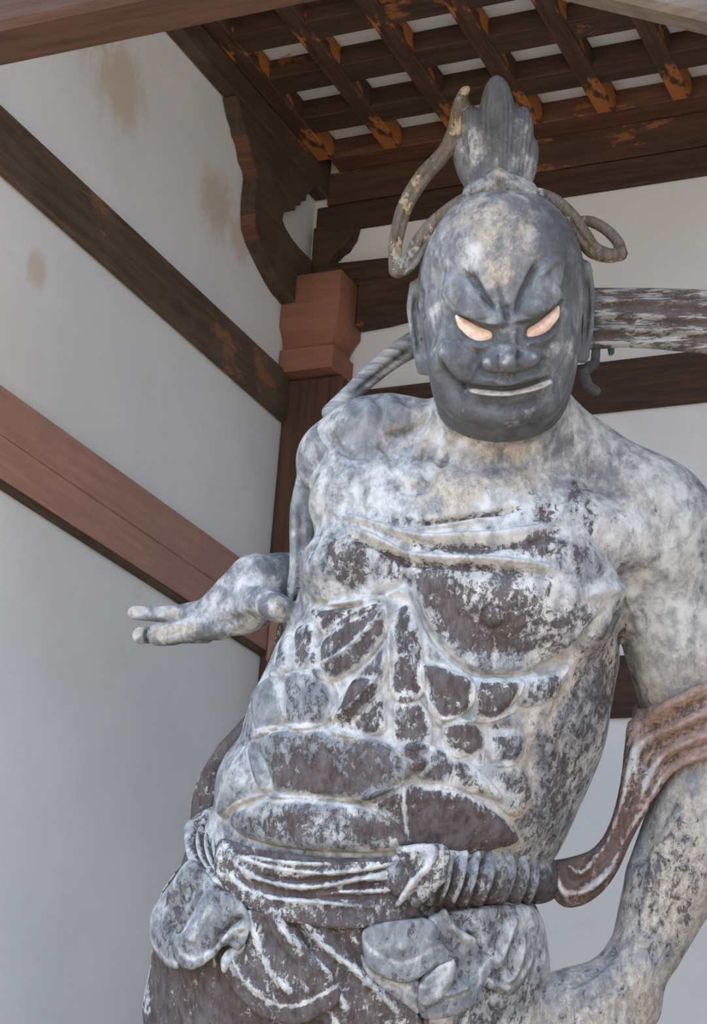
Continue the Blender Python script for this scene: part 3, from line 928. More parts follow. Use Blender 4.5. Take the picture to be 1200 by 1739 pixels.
# ---- head
hd = np.isin(c.g, HD)
c.w[hd] = (-0.6, 1.0, 0.1, 0.46)
c.ramp({3: 0.30}, 850, 520, 850, 700, HD)
c.cell([(745, 380), (800, 330), (880, 325), (920, 370), (910, 430), (870, 520), (850, 520), (810, 450)], 70, 0, HD, {1: -0.4, 2: 0.85, 3: -0.18}, 50)
for x, y, r, a in [(950, 400, 45, 0.4), (770, 440, 40, 0.1), (740, 560, 40, 0.15), (800, 610, 40, 0.35), (905, 590, 40, 0.3), (850, 720, 70, 0.25), (930, 690, 50, 0.2), (770, 680, 40, 0.2), (955, 560, 30, 0.15)]:
    c.blob(x, y, r, 0, HD, {3: a})
for x, y, r in [(745, 600, 16), (960, 590, 18), (735, 530, 14), (850, 470, 30), (940, 480, 14)]:
    c.blob(x, y, r, 0, HD, {1: -0.3, 2: 0.3, 3: -0.2})
# eye hollows, then lids
EL = [(775, 536), (790, 541), (812, 553), (834, 560), (834, 577), (812, 581), (794, 574), (781, 558)]
ER = [(895, 556), (912, 547), (930, 533), (947, 519), (949, 536), (938, 558), (918, 572), (894, 575)]
c.cell(EL, 9, -15, HD, closed_smooth=True)
c.cell(ER, 9, -15, HD, closed_smooth=True)
c.ledge([(862, 552), (836, 556), (812, 547), (792, 536), (772, 526)], 3.0, 17, 30, HD, {3: 0.5}, 4)
c.ledge([(956, 508), (946, 516), (926, 531), (900, 544), (866, 550)], 3.0, 18, 30, HD, {3: 0.5}, 4)
c.stroke([(776, 560), (792, 582), (818, 590), (838, 584)], 4, 5, HD)
c.stroke([(892, 583), (918, 580), (940, 565), (952, 540)], 4, 5, HD)
c.stroke([(772, 575), (795, 598), (830, 600)], 5, -4, HD, {3: 0.2})
c.stroke([(895, 592), (925, 590), (950, 570)], 5, -4, HD, {3: 0.2})
# brow flames
c.cell([(882, 531), (893, 500), (919, 446), (944, 430), (956, 446), (948, 490), (928, 522), (902, 540)], 17, 15, HD, {1: 0.2, 3: 0.1}, 8)
c.stroke([(905, 500), (925, 470), (944, 452)], 5, -4, HD)
c.cell([(838, 536), (818, 500), (790, 468), (760, 462), (752, 492), (774, 522), (806, 540)], 40, 9, HD, {1: 0.15}, 10)
for p, w, h in [
    ([(799, 462), (818, 492), (842, 530)], 4, -13), ([(784, 456), (806, 484), (828, 520)], 3.5, -8),
    ([(876, 540), (882, 508), (896, 478), (914, 442)], 5, -13), ([(958, 452), (954, 490), (936, 524)], 6, -7),
    ([(842, 470), (852, 510), (858, 540)], 5, -6), ([(858, 546), (862, 530), (860, 515)], 5, -9), ([(850, 556), (856, 552), (866, 552)], 4, -6),
    ([(745, 450), (738, 490), (748, 520)], 9, -4), ([(968, 440), (972, 490), (964, 530)], 9, -5),
    ([(800, 440), (850, 400), (905, 420)], 16, -2),
]:
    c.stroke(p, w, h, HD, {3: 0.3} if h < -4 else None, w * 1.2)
# nose
c.blob(860, 618, 24, 5, HD, None, 13)
c.blob(830, 616, 14, 3, HD, None, 14)
c.blob(902, 608, 15, 3, HD, None, 15)
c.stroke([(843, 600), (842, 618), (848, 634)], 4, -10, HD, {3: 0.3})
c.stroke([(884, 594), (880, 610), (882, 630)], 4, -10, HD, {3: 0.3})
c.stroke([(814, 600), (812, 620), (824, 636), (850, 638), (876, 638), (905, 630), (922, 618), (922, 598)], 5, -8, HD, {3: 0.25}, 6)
c.stroke([(890, 588), (906, 584), (920, 594)], 4, 4, HD, {1: -0.2, 2: 0.3}, 4)
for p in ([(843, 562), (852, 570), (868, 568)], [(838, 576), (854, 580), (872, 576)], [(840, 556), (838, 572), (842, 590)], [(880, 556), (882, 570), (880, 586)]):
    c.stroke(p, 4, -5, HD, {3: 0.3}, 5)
for x, y in [(828, 614), (858, 616), (862, 608), (905, 606), (846, 630)]:
    c.blob(x, y, 6, 0, HD, {0: 0.5, 1: -0.5, 2: 0.6, 3: -0.4}, 5)
# cheek creases, mouth, chin
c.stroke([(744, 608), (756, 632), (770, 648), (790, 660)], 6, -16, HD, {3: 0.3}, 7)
c.stroke([(740, 628), (756, 650), (780, 672)], 6, -5, HD)
c.stroke([(812, 600), (800, 625), (796, 645), (790, 660)], 6, -5, HD)
c.stroke([(925, 606), (938, 625), (940, 645)], 6, -6, HD)
c.stroke([(945, 640), (958, 622), (968, 600)], 6, -5, HD)
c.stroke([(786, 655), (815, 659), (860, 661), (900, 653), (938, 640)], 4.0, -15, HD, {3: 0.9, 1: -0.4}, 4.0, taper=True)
c.stroke([(812, 646), (840, 644), (862, 650), (884, 643), (915, 634)], 7, 9, HD)
c.stroke([(796, 664), (822, 669), (860, 671), (900, 663), (934, 651)], 5, 7, HD)
c.stroke([(794, 661), (822, 666), (860, 668), (900, 661), (936, 648)], 3.2, 0, HD, {0: -0.5, 1: -1.4, 2: 1.7, 3: -1.8}, 3.2)
c.stroke([(806, 684), (830, 690), (862, 692), (900, 684), (926, 674)], 8, -8, HD, {3: 0.2})
c.cell([(742, 596), (756, 575), (800, 588), (812, 615), (798, 648), (772, 644), (752, 624)], 26, 9, HD)
for L_ in (EL, ER):
    c.stroke(L_ + L_[:1], 4, -3, HD, {3: 0.7}, 6, taper=False)  # dark rim round each eye paints in the shade of the socket
c.stroke([(786, 655), (782, 668), (790, 680)], 5, -6, HD)
c.stroke([(944, 640), (948, 655), (940, 668)], 5, -6, HD)
c.stroke([(852, 634), (856, 646)], 5, -5, HD, smooth=False)
c.stroke([(760, 695), (790, 728), (850, 742), (910, 733), (955, 700)], 12, 3, HD)
# ears
for p in ([(706, 495), (703, 540), (710, 600)], [(716, 490), (714, 520), (718, 545)]):
    c.stroke(p, 4, -7, HD, {3: 0.3}, 4)
c.stroke([(996, 470), (999, 520), (994, 580)], 4, -7, HD, {3: 0.3}, 4)
b_ob = c.finish(me, 'body', M['paint'], ST)
BV = c.V + c.N * c.h[:, None]

# depth map of the carved front, used to seat thin parts on it
ZM = np.full((480, 340), -999.0)
qx, qy = to_px(BV)
iy = np.clip((qy / 4).astype(int), 0, 479); ix = np.clip((qx / 4).astype(int), 0, 339)
np.maximum.at(ZM, (iy, ix), BV[:, 2])


def zfront(x, y):
    v = ZM[int(y / 4) - 1:int(y / 4) + 2, int(x / 4) - 1:int(x / 4) + 2]
    v = v[v > -900]
    return float(np.median(v)) if len(v) else 0.0


# ---------------------------------------------------------------- further parts from volumes
def part(name, f, lo, hi, h, lv=1, base=(0, 0.4, 0.1, 0), carve=None, mat=None, label=None, parent=None):
    """mesh of the zero surface of f(X,Y,Z) inside a pixel box"""
    a = cp(lo[0], hi[1], lo[2]); b = cp(hi[0], lo[1], hi[2])
    lo_ = np.minimum(a, b) - 3 * h; hi_ = np.maximum(a, b) + 3 * h
    if isinstance(f, list):
        ax = grid_axes(lo_, hi_, h); D = eval_prims(f, ax, h)
    else:
        ax = grid_axes(lo_, hi_, h)
        D = f(ax[0][:, None, None], ax[1][None, :, None], ax[2][None, None, :])
        D = np.broadcast_to(D, [len(q) for q in ax]).copy()
    D[0] = D[-1] = 50; D[:, 0] = D[:, -1] = 50; D[:, :, 0] = D[:, :, -1] = 50
    V, Q = surface_nets(D, ax, h)
    me, V, N = subdiv(V, Q, lv)
    c = Carve(V, N, None, base)
    if carve: carve(c)
    o = c.finish(me, name, mat or M['paint'], ST)
    if label: o['label'] = label
    return o


def pxgrid(X, Y, Z):
    k = 1 - Z / FPX
    return 600 + X / k, 869.5 - Y / k


def shell_in(poly, prims, t, zmin=-60, k=8, inner=16, smooth=True):
    """a layer of cloth: lies t above the given body, cut to an outline, with rounded edges"""
    L = polyline(poly, 5, True) if smooth else np.asarray(poly, float)
    def f(X, Y, Z):
        b = None
        for p in prims:
            d = p.d(X, Y, Z)
            b = d if b is None else smin(b, d, p.k)
        # outline distance on one slice, taken where the cloth faces the viewer
        x, y = pxgrid(X[:, :, :1], Y[:, :, :1], np.float32(120.0))
        x = np.broadcast_to(x, (X.shape[0], Y.shape[1], 1)); y = np.broadcast_to(y, x.shape)
        pd = poly_sdf(x[:, :, 0], y[:, :, 0], L)[:, :, None]
        # cloth thins out towards its border
        e = np.clip(-pd / 12.0, 0, 1); th = t - 6 * (1 - np.sqrt(1 - (1 - e) ** 2))
        d = smax(b - th, pd + 0 * b, k)
        d = np.maximum(d, -(b - (t - inner)))
        return np.maximum(d, zmin - Z)
    return f


# eyes: bulging glass
mg = NT('pale_eye_glass')
ge = mg.n('ShaderNodeSeparateXYZ'); mg.t.links.new(mg.tc.outputs['Generated'], ge.inputs[0])
mg.b.inputs['Coat Weight'].default_value = 0.6
mg.b.inputs['Coat Roughness'].default_value = 0.12
n_ = mg.noise(mg.mapping([1, 1, 1]), 40.0, 4, 0.6)
M['eye'] = mg.done(mg.mix(mg.step(mg.math('ADD', n_, mg.math('MULTIPLY', ge.outputs[0], 0.0)), 0.38, 0.62), (0.80, 0.49, 0.35), (0.90, 0.72, 0.63)), 0.25)
for poly in (EL, ER):
    L = polyline(poly, 5, True)
    L = L.mean(0) + (L - L.mean(0)) * 1.08
    cx, cy = L.mean(0)
    zc = max(zfront(cx, cy), 130) + 1
    C0 = cp(cx, cy, zc)
    tx = (zfront(cx + 30, cy) - zfront(cx - 30, cy)) / 60.0 * 0.6
    def fe(X, Y, Z, L=L, C0=C0, zc=zc, tx=tx):
        x, y = pxgrid(X[:, :, :1], Y[:, :, :1], np.float32(zc))
        x = np.broadcast_to(x, (X.shape[0], Y.shape[1], 1)); y = np.broadcast_to(y, x.shape)
        pd = poly_sdf(x[:, :, 0], y[:, :, 0], L)[:, :, None]
        bulge = 9 * np.sqrt(np.clip(-pd / 20.0, 0, 1))
        zz = Z - zc - tx * (X - C0[0])
        return smax(pd + 0 * Z, np.maximum(zz - bulge, -zz - 12), 3)
    part('eye', fe, (cx - 45, cy - 36, zc - 40), (cx + 45, cy + 36, zc + 40), 2.5, 1, mat=M['eye'], label='pale pinkish glossy eye')

# hair knot
def hair_carve(c):
    c.w[:] = (-0.5, 0.9, 0.0, 0.72)
    for x in range(776, 912, 9):
        xb = 848 + (x - 848) * 0.72
        c.stroke([(xb, 318), ((x + xb) / 2, 260), (x, 190), (848 + (x - 848) * 0.8, 150)], 3.2, -3.6)
    c.blob(845, 200, 22, 0, None, {3: 0.5}, 50)
    c.ramp({3: -0.2}, 850, 250, 850, 320)
hair = [Ell(846, 225, 20, 34, 97, 36, 2, 9), Ell(878, 252, 8, 27, 74, 32, -8, 6), Ell(895, 282, 0, 17, 50, 26, -12, 5),
        Ell(810, 252, 6, 28, 76, 32, 10, 6), Ell(790, 276, 0, 19, 52, 26, 14, 5), Ell(846, 300, 14, 54, 42, 44, 0, 10)]
part('topknot', hair, (755, 115, -60), (925, 350, 90), 4.5, 1, carve=hair_carve, label='dark grey fan-shaped topknot of hair')
def tie_carve(c):
    c.w[:] = (0.22, 0.75, 0.45, 0.30)
    c.stroke([(785, 330), (820, 318), (848, 290)], 4, 3); c.stroke([(912, 332), (880, 318), (848, 290)], 4, 3)
    c.blob(846, 292, 9, 2, None, {1: -0.6, 2: 1.2, 3: -0.8})
    for x in (810, 830, 850, 870, 890):
        c.stroke([(x, 345), (846 + (x - 846) * 0.6, 312)], 4, -3, smooth=False)
part('hair_tie', [Ell(848, 327, 30, 63, 24, 84, 0, 8), Cap([(800, 330, 80, 15), (846, 312, 92, 22), (898, 328, 80, 15)], 16), Cap([(846, 308, 92, 16), (846, 295, 86, 7)], 12)],
     (770, 270, -60), (930, 360, 140), 4, 1, carve=tie_carve, label='brownish cord wound round the hair')

# ribbons flying from the hair
def rib_carve(c):
    c.w[:] = (0.95, 0.4, 0.6, 0.2)
def flat_chain(pts, k=6, zs=1.0):
    L = []
    P_ = polyline([q[:2] for q in pts], 5); n = len(pts) - 1
    for i, p in enumerate(P_):
        t = i / 5.0; a = min(int(t), n - 1); f = t - a
        L.append((p[0], p[1], pts[a][2] * (1 - f) + pts[a + 1][2] * f, pts[a][3] * (1 - f) + pts[a + 1][3] * f))
    return Cap(L, k, 0, zs)
part('ribbon', [flat_chain([(806, 326, 60, 9), (768, 350, 70, 10), (736, 380, 72, 13), (714, 412, 62, 16), (694, 448, 56, 14), (674, 462, 60, 11)], 5),
                flat_chain([(670, 458, 60, 11), (672, 410, 50, 12), (688, 350, 35, 14), (718, 300, 20, 15), (752, 262, 10, 14), (772, 228, 0, 16), (778, 200, 0, 15), (780, 175, 0, 11), (788, 156, 4, 9), (793, 150, 6, 6)], 5),
                Cap([(790, 180, 0, 10), (796, 200, -4, 14), (790, 225, -6, 10)], 6)],
     (640, 130, -60), (830, 490, 130), 4, 1,
     carve=lambda c: (rib_carve(c), c.stroke([(676, 440), (680, 390), (700, 330), (740, 275), (768, 235)], 5, -4, None, {3: 0.3}), c.stroke([(690, 462), (712, 432), (735, 395)], 5, -4, None, {1: 0.5, 0: -0.6}),
                      c.blob(792, 150, 9, 0, None, {0: -1.5, 1: -1.5, 2: 1.6, 3: -1.5}), c.blob(700, 440, 30, 0, None, {0: -0.6, 1: 0.5}),
                      [c.blob(x, y, 10, 0, None, {0: -0.6, 2: 0.6, 3: -0.6}, 18) for x, y in ((706, 310), (690, 350), (775, 215), (676, 430))]),
     mat=M['ribbon'], label='long brown ribbon swept up beside the hair')
part('ribbon', [flat_chain([(905, 324, 50, 8), (940, 338, 56, 10), (970, 368, 48, 13), (990, 402, 38, 16), (1006, 424, 32, 15), (1032, 434, 26, 13), (1052, 432, 20, 12)], 5),
                flat_chain([(1054, 430, 18, 11), (1048, 410, 0, 10), (1026, 388, -16, 10), (1002, 376, -22, 10), (985, 374, -26, 8)], 5)],
     (890, 300, -60), (1080, 460, 100), 4, 1,
     carve=lambda c: (rib_carve(c), c.stroke([(960, 360), (985, 400), (1010, 425), (1040, 428)], 4, -4, None, {3: 0.3}), c.ramp({0: -0.6, 1: 0.3}, 1000, 380, 900, 330),
                      c.stroke([(1000, 440), (1030, 447), (1060, 440)], 5, 0, None, {0: -0.6, 2: 0.8, 3: -0.6})),
     mat=M['ribbon'], label='short brown ribbon looped beside the head')
# ---------------------------------------------------------------- cloth
hips = [Cap([(645, 1400, 40, 268), (618, 1480, 36, 282), (600, 1560, 26, 312), (588, 1640, 20, 336), (582, 1760, 10, 352)], 20, 0, 1.5)]
def skirt_f(X, Y, Z):
    d = hips[0].d(X, Y, Z)
    return np.maximum(d, Y + 610)          # starts under the sash
hipsL = [Cap([(600, 1545, 26, 300), (592, 1640, 20, 330), (588, 1760, 10, 344), (575, 2300, -10, 400), (575, 2700, -60, 400)], 20, 0, 1.5)]
def skirt_carve(c):
    c.w[:] = (1.0, 0.35, 0.1, 0.1)
    for x in range(255, 960, 34):
        xx = x + random.uniform(-8, 8); l = random.uniform(0, 60)
        c.stroke([(xx + 8, 1560 + l), (xx + 3, 1650), (xx - 4, 1739)], random.uniform(4, 9), random.uniform(-6, 6), None, {0: random.uniform(-0.45, 0.1)})
    c.ramp({0: -0.5, 1: 0.2, 2: 0.2}, 560, 1700, 720, 1720)
    c.stroke([(262, 1600), (255, 1660), (250, 1739)], 4, 4, None, {0: -0.6}, 4)
part('skirt', hipsL, (150, 1500, -330), (1010, 2110, 330), 9, 2, carve=skirt_carve, label='dark wooden skirt below the turned down waist cloth')

# waist cloth: folded flaps over the skirt, lowest layer first
hips2 = [Cap([(625, 1450, 38, 278), (610, 1520, 30, 296), (598, 1580, 24, 322), (590, 1650, 20, 338), (584, 1750, 10, 350)], 20, 0, 1.5)]
GW = (0.28, 0.85, 0.05, 0.18)
def flap(poly, t, strokes=(), base=GW, tint=None, zmin=-40, ridge=(), label=None):
    L = np.array(poly, float)
    def cv(c):
        c.w[:] = base
        Lp = polyline(poly, 5, True)
        d = -poly_sdf(c.x, c.y, Lp)
        e = np.exp(-(d / 4.0) ** 2)
        c.w[:, 0] -= 0.6 * e; c.w[:, 1] -= 0.3 * e
        for p, w, h in strokes: c.stroke(p, w * 0.9, h * 1.35, None, {0: -0.6, 1: -0.25} if h > 0 else {0: 0.15}, w * 0.7)
        if tint: tint(c)
    return part('apron_fold', shell_in(poly, hips2, t, zmin, 4, 26), (L[:, 0].min() - 30, L[:, 1].min() - 30, -80), (L[:, 0].max() + 30, L[:, 1].max() + 30, 330), 5, 1, carve=cv, label=label)
flap([(410, 1515), (600, 1525), (640, 1600), (690, 1660), (730, 1739), (740, 1770), (600, 1765), (560, 1720), (480, 1640)], 14,
     [([(470, 1548), (500, 1600), (560, 1660), (600, 1739)], 9, 8), ([(510, 1548), (545, 1600), (620, 1660), (690, 1735)], 10, 9), ([(490, 1560), (530, 1625), (590, 1690)], 7, -7), ([(560, 1560), (600, 1620), (660, 1680)], 8, -6)],
     (0.78, 0.5, 0.05, 0.05))
flap([(690, 1640), (800, 1620), (900, 1640), (930, 1700), (930, 1780), (720, 1780), (715, 1700)], 12, [([(760, 1660), (740, 1700), (760, 1739)], 8, 6), ([(850, 1650), (830, 1700), (850, 1739)], 9, -6)], (0.4, 0.55, 0.35, 0.2))
flap([(420, 1530), (455, 1520), (485, 1538), (520, 1590), (575, 1640), (578, 1668), (545, 1690), (505, 1708), (465, 1704), (430, 1684), (400, 1652), (385, 1625), (388, 1600), (410, 1590), (425, 1570)], 32,
     [([(462, 1548), (490, 1592), (540, 1640), (572, 1664)], 8, 9), ([(432, 1560), (440, 1610), (470, 1660), (500, 1690)], 10, 5), ([(445, 1555), (462, 1600), (510, 1650)], 8, -6), ([(392, 1612), (410, 1655), (450, 1694)], 6, 5)],
     (0.82, 0.5, 0.05, 0.1))
flap([(322, 1458), (352, 1472), (385, 1510), (352, 1545), (318, 1575), (300, 1600), (312, 1630), (285, 1630), (258, 1602), (252, 1570), (262, 1540), (290, 1500)], 34, [([(330, 1500), (300, 1545), (285, 1590)], 12, -6), ([(345, 1525), (312, 1560), (300, 1595)], 6, -6)], (0.34, 0.85, 0.1, 0.3), zmin=-120)
flap([(352, 1500), (400, 1500), (430, 1532), (424, 1575), (410, 1588), (390, 1580), (372, 1600), (345, 1622), (322, 1628), (303, 1610), (300, 1585), (325, 1560)], 50, [([(370, 1535), (340, 1570), (322, 1605)], 12, 6), ([(412, 1556), (392, 1566), (368, 1592), (350, 1620)], 6, -12), ([(420, 1572), (396, 1582), (374, 1604)], 6, 6)], (0.30, 0.9, 0.1, 0.3), zmin=-100)
flap([(382, 1604), (394, 1588), (418, 1572), (424, 1582), (412, 1598), (398, 1612), (390, 1630), (382, 1622)], 40, (), (0.0, 0.55, 0.0, 0.0))
flap([(830, 1532), (888, 1535), (925, 1570), (938, 1640), (935, 1670), (905, 1672), (880, 1650)], 14, [([(880, 1550), (905, 1600), (915, 1660)], 9, -5)], (0.1, 0.6, 0.2, 0.3), zmin=-150)
flap([(735, 1535), (830, 1525), (880, 1535), (892, 1570), (905, 1610), (898, 1640), (870, 1675), (848, 1672), (822, 1660), (790, 1640), (760, 1580)], 24,
     [([(874, 1552), (856, 1600), (842, 1640)], 8, 9), ([(890, 1600), (875, 1650), (856, 1670)], 6, 5), ([(790, 1560), (810, 1610), (840, 1660)], 12, -8), ([(852, 1560), (834, 1620)], 8, -6)], (0.34, 0.75, 0.3, 0.15))
flap([(720, 1535), (752, 1530), (775, 1555), (800, 1588), (832, 1618), (815, 1650), (812, 1672), (790, 1688), (755, 1698), (722, 1698), (708, 1690), (706, 1640), (740, 1580)], 34,
     [([(745, 1540), (770, 1580), (826, 1618)], 7, 8), ([(735, 1600), (780, 1640), (800, 1670)], 12, -6), ([(712, 1685), (760, 1688), (800, 1672)], 6, 5)], (0.22, 0.85, 0.05, 0.28))
flap([(706, 1640), (730, 1622), (762, 1600), (768, 1625), (752, 1658), (725, 1676), (708, 1668)], 46, [([(712, 1660), (740, 1645), (760, 1620)], 8, 5)], (0.0, 0.6, 0.05, 0.1))
flap([(612, 1590), (640, 1618), (700, 1632), (712, 1650), (708, 1690), (690, 1680), (650, 1650), (620, 1625)], 22, [([(625, 1615), (670, 1655), (700, 1685)], 8, 6)], (0.1, 0.6, 0.05, 0.1))
flap([(616, 1550), (650, 1538), (715, 1534), (735, 1545), (748, 1578), (765, 1600), (732, 1612), (704, 1630), (680, 1636), (650, 1626), (622, 1606), (615, 1580)], 48,
     [([(640, 1556), (690, 1552), (730, 1560)], 14, 3), ([(660, 1600), (690, 1612)], 12, 3)], (0.26, 0.95, 0.15, 0.15), tint=lambda c: c.blob(680, 1585, 50, 0, None, {2: 0.15}))

# sash
def sash_f(poly, t):
    return shell_in(poly, trunk + hips2, t, -200, 10, 40)
def sash_carve(c):
    c.w[:] = (0.70, 0.6, 0.05, 0.1)
    W_ = {0: -0.85, 1: -0.25}
    for p, w, h in [
        ([(400, 1432), (480, 1440), (560, 1446), (690, 1450)], 8, 9), ([(395, 1450), (450, 1470), (520, 1482), (600, 1480), (690, 1462)], 6, 8),
        ([(388, 1455), (430, 1488), (500, 1506), (560, 1504), (620, 1490), (695, 1476)], 6, 9), ([(378, 1468), (410, 1504), (470, 1525), (540, 1532), (640, 1542)], 6, 9),
        ([(420, 1452), (480, 1464), (560, 1468)], 5, 7), ([(600, 1492), (650, 1492), (694, 1490)], 5, 7), ([(570, 1514), (630, 1514), (690, 1508)], 5, 7)]:
        c.stroke(p, w * 0.7, h * 0.75, None, W_, w * 0.6)
    for p, w, h in [
        ([(400, 1442), (500, 1456), (690, 1456)], 5, -6), ([(410, 1480), (500, 1496), (600, 1486), (690, 1470)], 5, -8), ([(410, 1494), (500, 1516), (600, 1505), (690, 1498)], 5, -8),
        ([(390, 1490), (450, 1518), (560, 1524), (680, 1520)], 5, -8)]:
        c.stroke(p, w, h, None, {0: 0.3}, w)
part('sash', sash_f([(372, 1425), (392, 1420), (430, 1428), (560, 1438), (690, 1438), (712, 1470), (705, 1530), (640, 1548), (540, 1548), (455, 1534), (400, 1508), (368, 1466)], 34),
     (350, 1400, -220), (730, 1565, 330), 5, 1, carve=sash_carve, label='flat folded front of the waist sash')
def twist_carve(c):
    c.w[:] = (0.40, 0.85, 0.05, 0.15)
    c.w[:, 0] += 0.30 * sstep(c.y, 1465, 1520) - 0.22 * sstep(c.y, 1480, 1440)  # top painted paler as if lit from above and dusty, browner below
    c.w[:, 1] -= 0.45 * sstep(c.y, 1475, 1440)
    for p in ([(755, 1436), (752, 1490), (738, 1540)], [(802, 1436), (792, 1496), (772, 1540)], [(822, 1440), (814, 1490), (796, 1540)], [(838, 1438), (844, 1483), (822, 1540)],
              [(868, 1438), (880, 1483), (858, 1540)], [(888, 1440), (902, 1485), (884, 1540)], [(904, 1442), (920, 1483), (902, 1540)], [(776, 1450), (768, 1500), (752, 1538)]):
        c.stroke(p, 4, -14, None, {3: 0.5, 0: 0.35}, 4)
        c.stroke([(x - 10, y) for x, y in p], 7, 7, None, {0: -0.25}, 6)
    c.ramp({3: 0.35}, 860, 1490, 925, 1490)
zt = lambda x: 150 - ((x - 620) / 300.0) ** 2 * 120
part('sash_twist', [flat_chain([(690, 1490, 225, 40), (740, 1488, 212, 48), (800, 1488, 178, 48), (850, 1488, 130, 48), (895, 1490, 62, 46), (915, 1492, -10, 42), (905, 1495, -80, 40)], 10, 1.0)],
     (630, 1410, -140), (960, 1570, 310), 5, 1, carve=twist_carve, label='twisted right-hand roll of the waist sash')
part('sash_tuck', [Cap([(678, 1443, 254, 6), (715, 1440, 260, 8), (742, 1442, 258, 8)], 5), Cap([(684, 1450, 256, 8), (700, 1475, 262, 9), (704, 1492, 264, 8)], 10), Cap([(738, 1446, 262, 9), (728, 1470, 268, 10), (702, 1498, 268, 8), (672, 1541, 256, 5)], 8),
     Cap([(715, 1452, 254, 12), (708, 1478, 256, 10)], 10), Cap([(752, 1450, 258, 12), (742, 1490, 262, 14), (705, 1532, 256, 10)], 12)],
     (650, 1420, 180), (760, 1560, 310), 4, 1, base=(0.5, 0.7, 0.05, 0.1), carve=lambda c: (c.stroke([(738, 1440), (728, 1470), (702, 1496), (672, 1542)], 4, 3, None, {0: -0.9, 1: -0.6}), c.stroke([(680, 1442), (740, 1440)], 5, 0, None, {0: -0.7, 1: -0.5}, smooth=False), c.stroke([(690, 1450), (702, 1490)], 6, -7, None, {0: 0.5, 3: 0.4})), label='tucked end of the waist sash')
def knot_carve(c):
    c.w[:] = (0.45, 0.5, 0.08, 0.05)
    for k in range(6):
        c.stroke([(322 + 14 * k, 1385 + 6 * k), (322 + 13 * k, 1430), (335 + 12 * k, 1470), (372 + 10 * k, 1500 + 4 * k)], 6, 9, None, {0: -0.6, 1: -0.2}, 5)
        c.stroke([(338 + 14 * k, 1388 + 6 * k), (330 + 13 * k, 1430), (343 + 12 * k, 1470), (380 + 10 * k, 1500 + 4 * k)], 4.5, -12, None, {0: 0.9, 3: 0.3}, 4.5)
    c.stroke([(345, 1400), (375, 1395), (405, 1420)], 6, -7); c.stroke([(340, 1385), (372, 1378), (400, 1405)], 6, 7)
part('sash_twist', [flat_chain([(372, 1392, -60, 26), (352, 1412, -10, 34), (350, 1440, 50, 34), (366, 1468, 110, 34), (392, 1492, 160, 30), (420, 1510, 185, 22)], 12)],
     (290, 1340, -110), (460, 1560, 240), 5, 1, carve=knot_carve, label='bunched left-hand roll of the waist sash')

# scarf over the arm on the right, hanging down to the sash
arm_pr = [p for p in body if p.g == 2]
sc_up = polyline([(1290, 1120), (1200, 1156), (1120, 1195), (1078, 1228), (1066, 1290), (1095, 1335), (1112, 1345), (1150, 1305), (1200, 1284), (1290, 1260)], 4, True)
sc_dn = polyline([(1078, 1228), (1066, 1270), (1056, 1330), (1036, 1400), (1008, 1442), (965, 1458), (930, 1466), (928, 1495), (940, 1525), (962, 1540), (1000, 1530), (1038, 1494), (1072, 1430), (1100, 1370), (1120, 1320), (1130, 1270)], 4, True)
def scarf_f(X, Y, Z):
    b = None
    for p in arm_pr:
        d = p.d(X, Y, Z); b = d if b is None else smin(b, d, p.k)
    x, y = pxgrid(X[:, :, :1], Y[:, :, :1], np.float32(20.0))
    x = np.broadcast_to(x, (X.shape[0], Y.shape[1], 1))[:, :, 0]; y = np.broadcast_to(y, (X.shape[0], Y.shape[1], 1))[:, :, 0]
    pu = poly_sdf(x, y, sc_up)[:, :, None]; pdn = poly_sdf(x, y, sc_dn)[:, :, None]
    d1 = smax(np.maximum(b - 17, -(b - 0)), pu + 0 * b, 8)
    zc = (-25 + 40 * sstep(y, 1220, 1400) + 8 * sstep(y, 1430, 1520))[:, :, None]
    e = np.clip(-pdn / 24.0, 0, 1)
    d2 = smax(np.abs(Z - zc) - 10 - 14 * np.sqrt(e), pdn + 0 * Z, 6)
    return smin(d1, d2, 24)
def scarf_carve(c):
    c.w[:] = (0.56, 0.1, 0.75, 0.0)
    c.w[:, 0] += 0.28 * sstep(c.y, 1290, 1400)
    W_ = {0: -0.5, 2: -0.3}
    c.ramp({0: -0.35, 2: 0.5}, 1080, 1330, 1170, 1230)
    for p, w, h in [
        ([(1200, 1165), (1130, 1202), (1085, 1234)], 7, 8), ([(1220, 1200), (1150, 1232), (1090, 1262), (1076, 1320)], 9, 9), ([(1220, 1240), (1150, 1268), (1110, 1300), (1080, 1370)], 8, 9),
        ([(1220, 1276), (1160, 1294), (1125, 1320), (1100, 1360)], 6, 6), ([(1085, 1240), (1070, 1300), (1058, 1360), (1030, 1430), (990, 1480)], 6, 8), ([(1104, 1350), (1070, 1410), (1030, 1480), (985, 1510)], 7, 8),
        ([(945, 1478), (960, 1512), (1000, 1508), (1040, 1460)], 7, 8), ([(938, 1470), (948, 1500), (966, 1530)], 6, 6), ([(960, 1468), (985, 1482), (1010, 1462)], 5, 6)]:
        c.stroke(p, w, h, None, W_, w * 0.6)
    for p, w, h in [
        ([(1220, 1182), (1150, 1216), (1092, 1246)], 8, -9), ([(1220, 1222), (1160, 1246), (1112, 1272), (1084, 1310)], 8, -11), ([(1220, 1262), (1160, 1280), (1120, 1304)], 6, -8),
        ([(1078, 1330), (1050, 1400), (1010, 1460)], 9, -9), ([(1088, 1370), (1055, 1440), (1005, 1492)], 8, -9), ([(955, 1480), (975, 1500), (1005, 1485)], 8, -9)]:
        c.stroke(p, w, h, None, {0: 0.15}, w)
    c.stroke([(1220, 1268), (1160, 1290), (1120, 1330)], 10, 0, None, {0: -0.4, 2: 0.4, 1: -0.3})
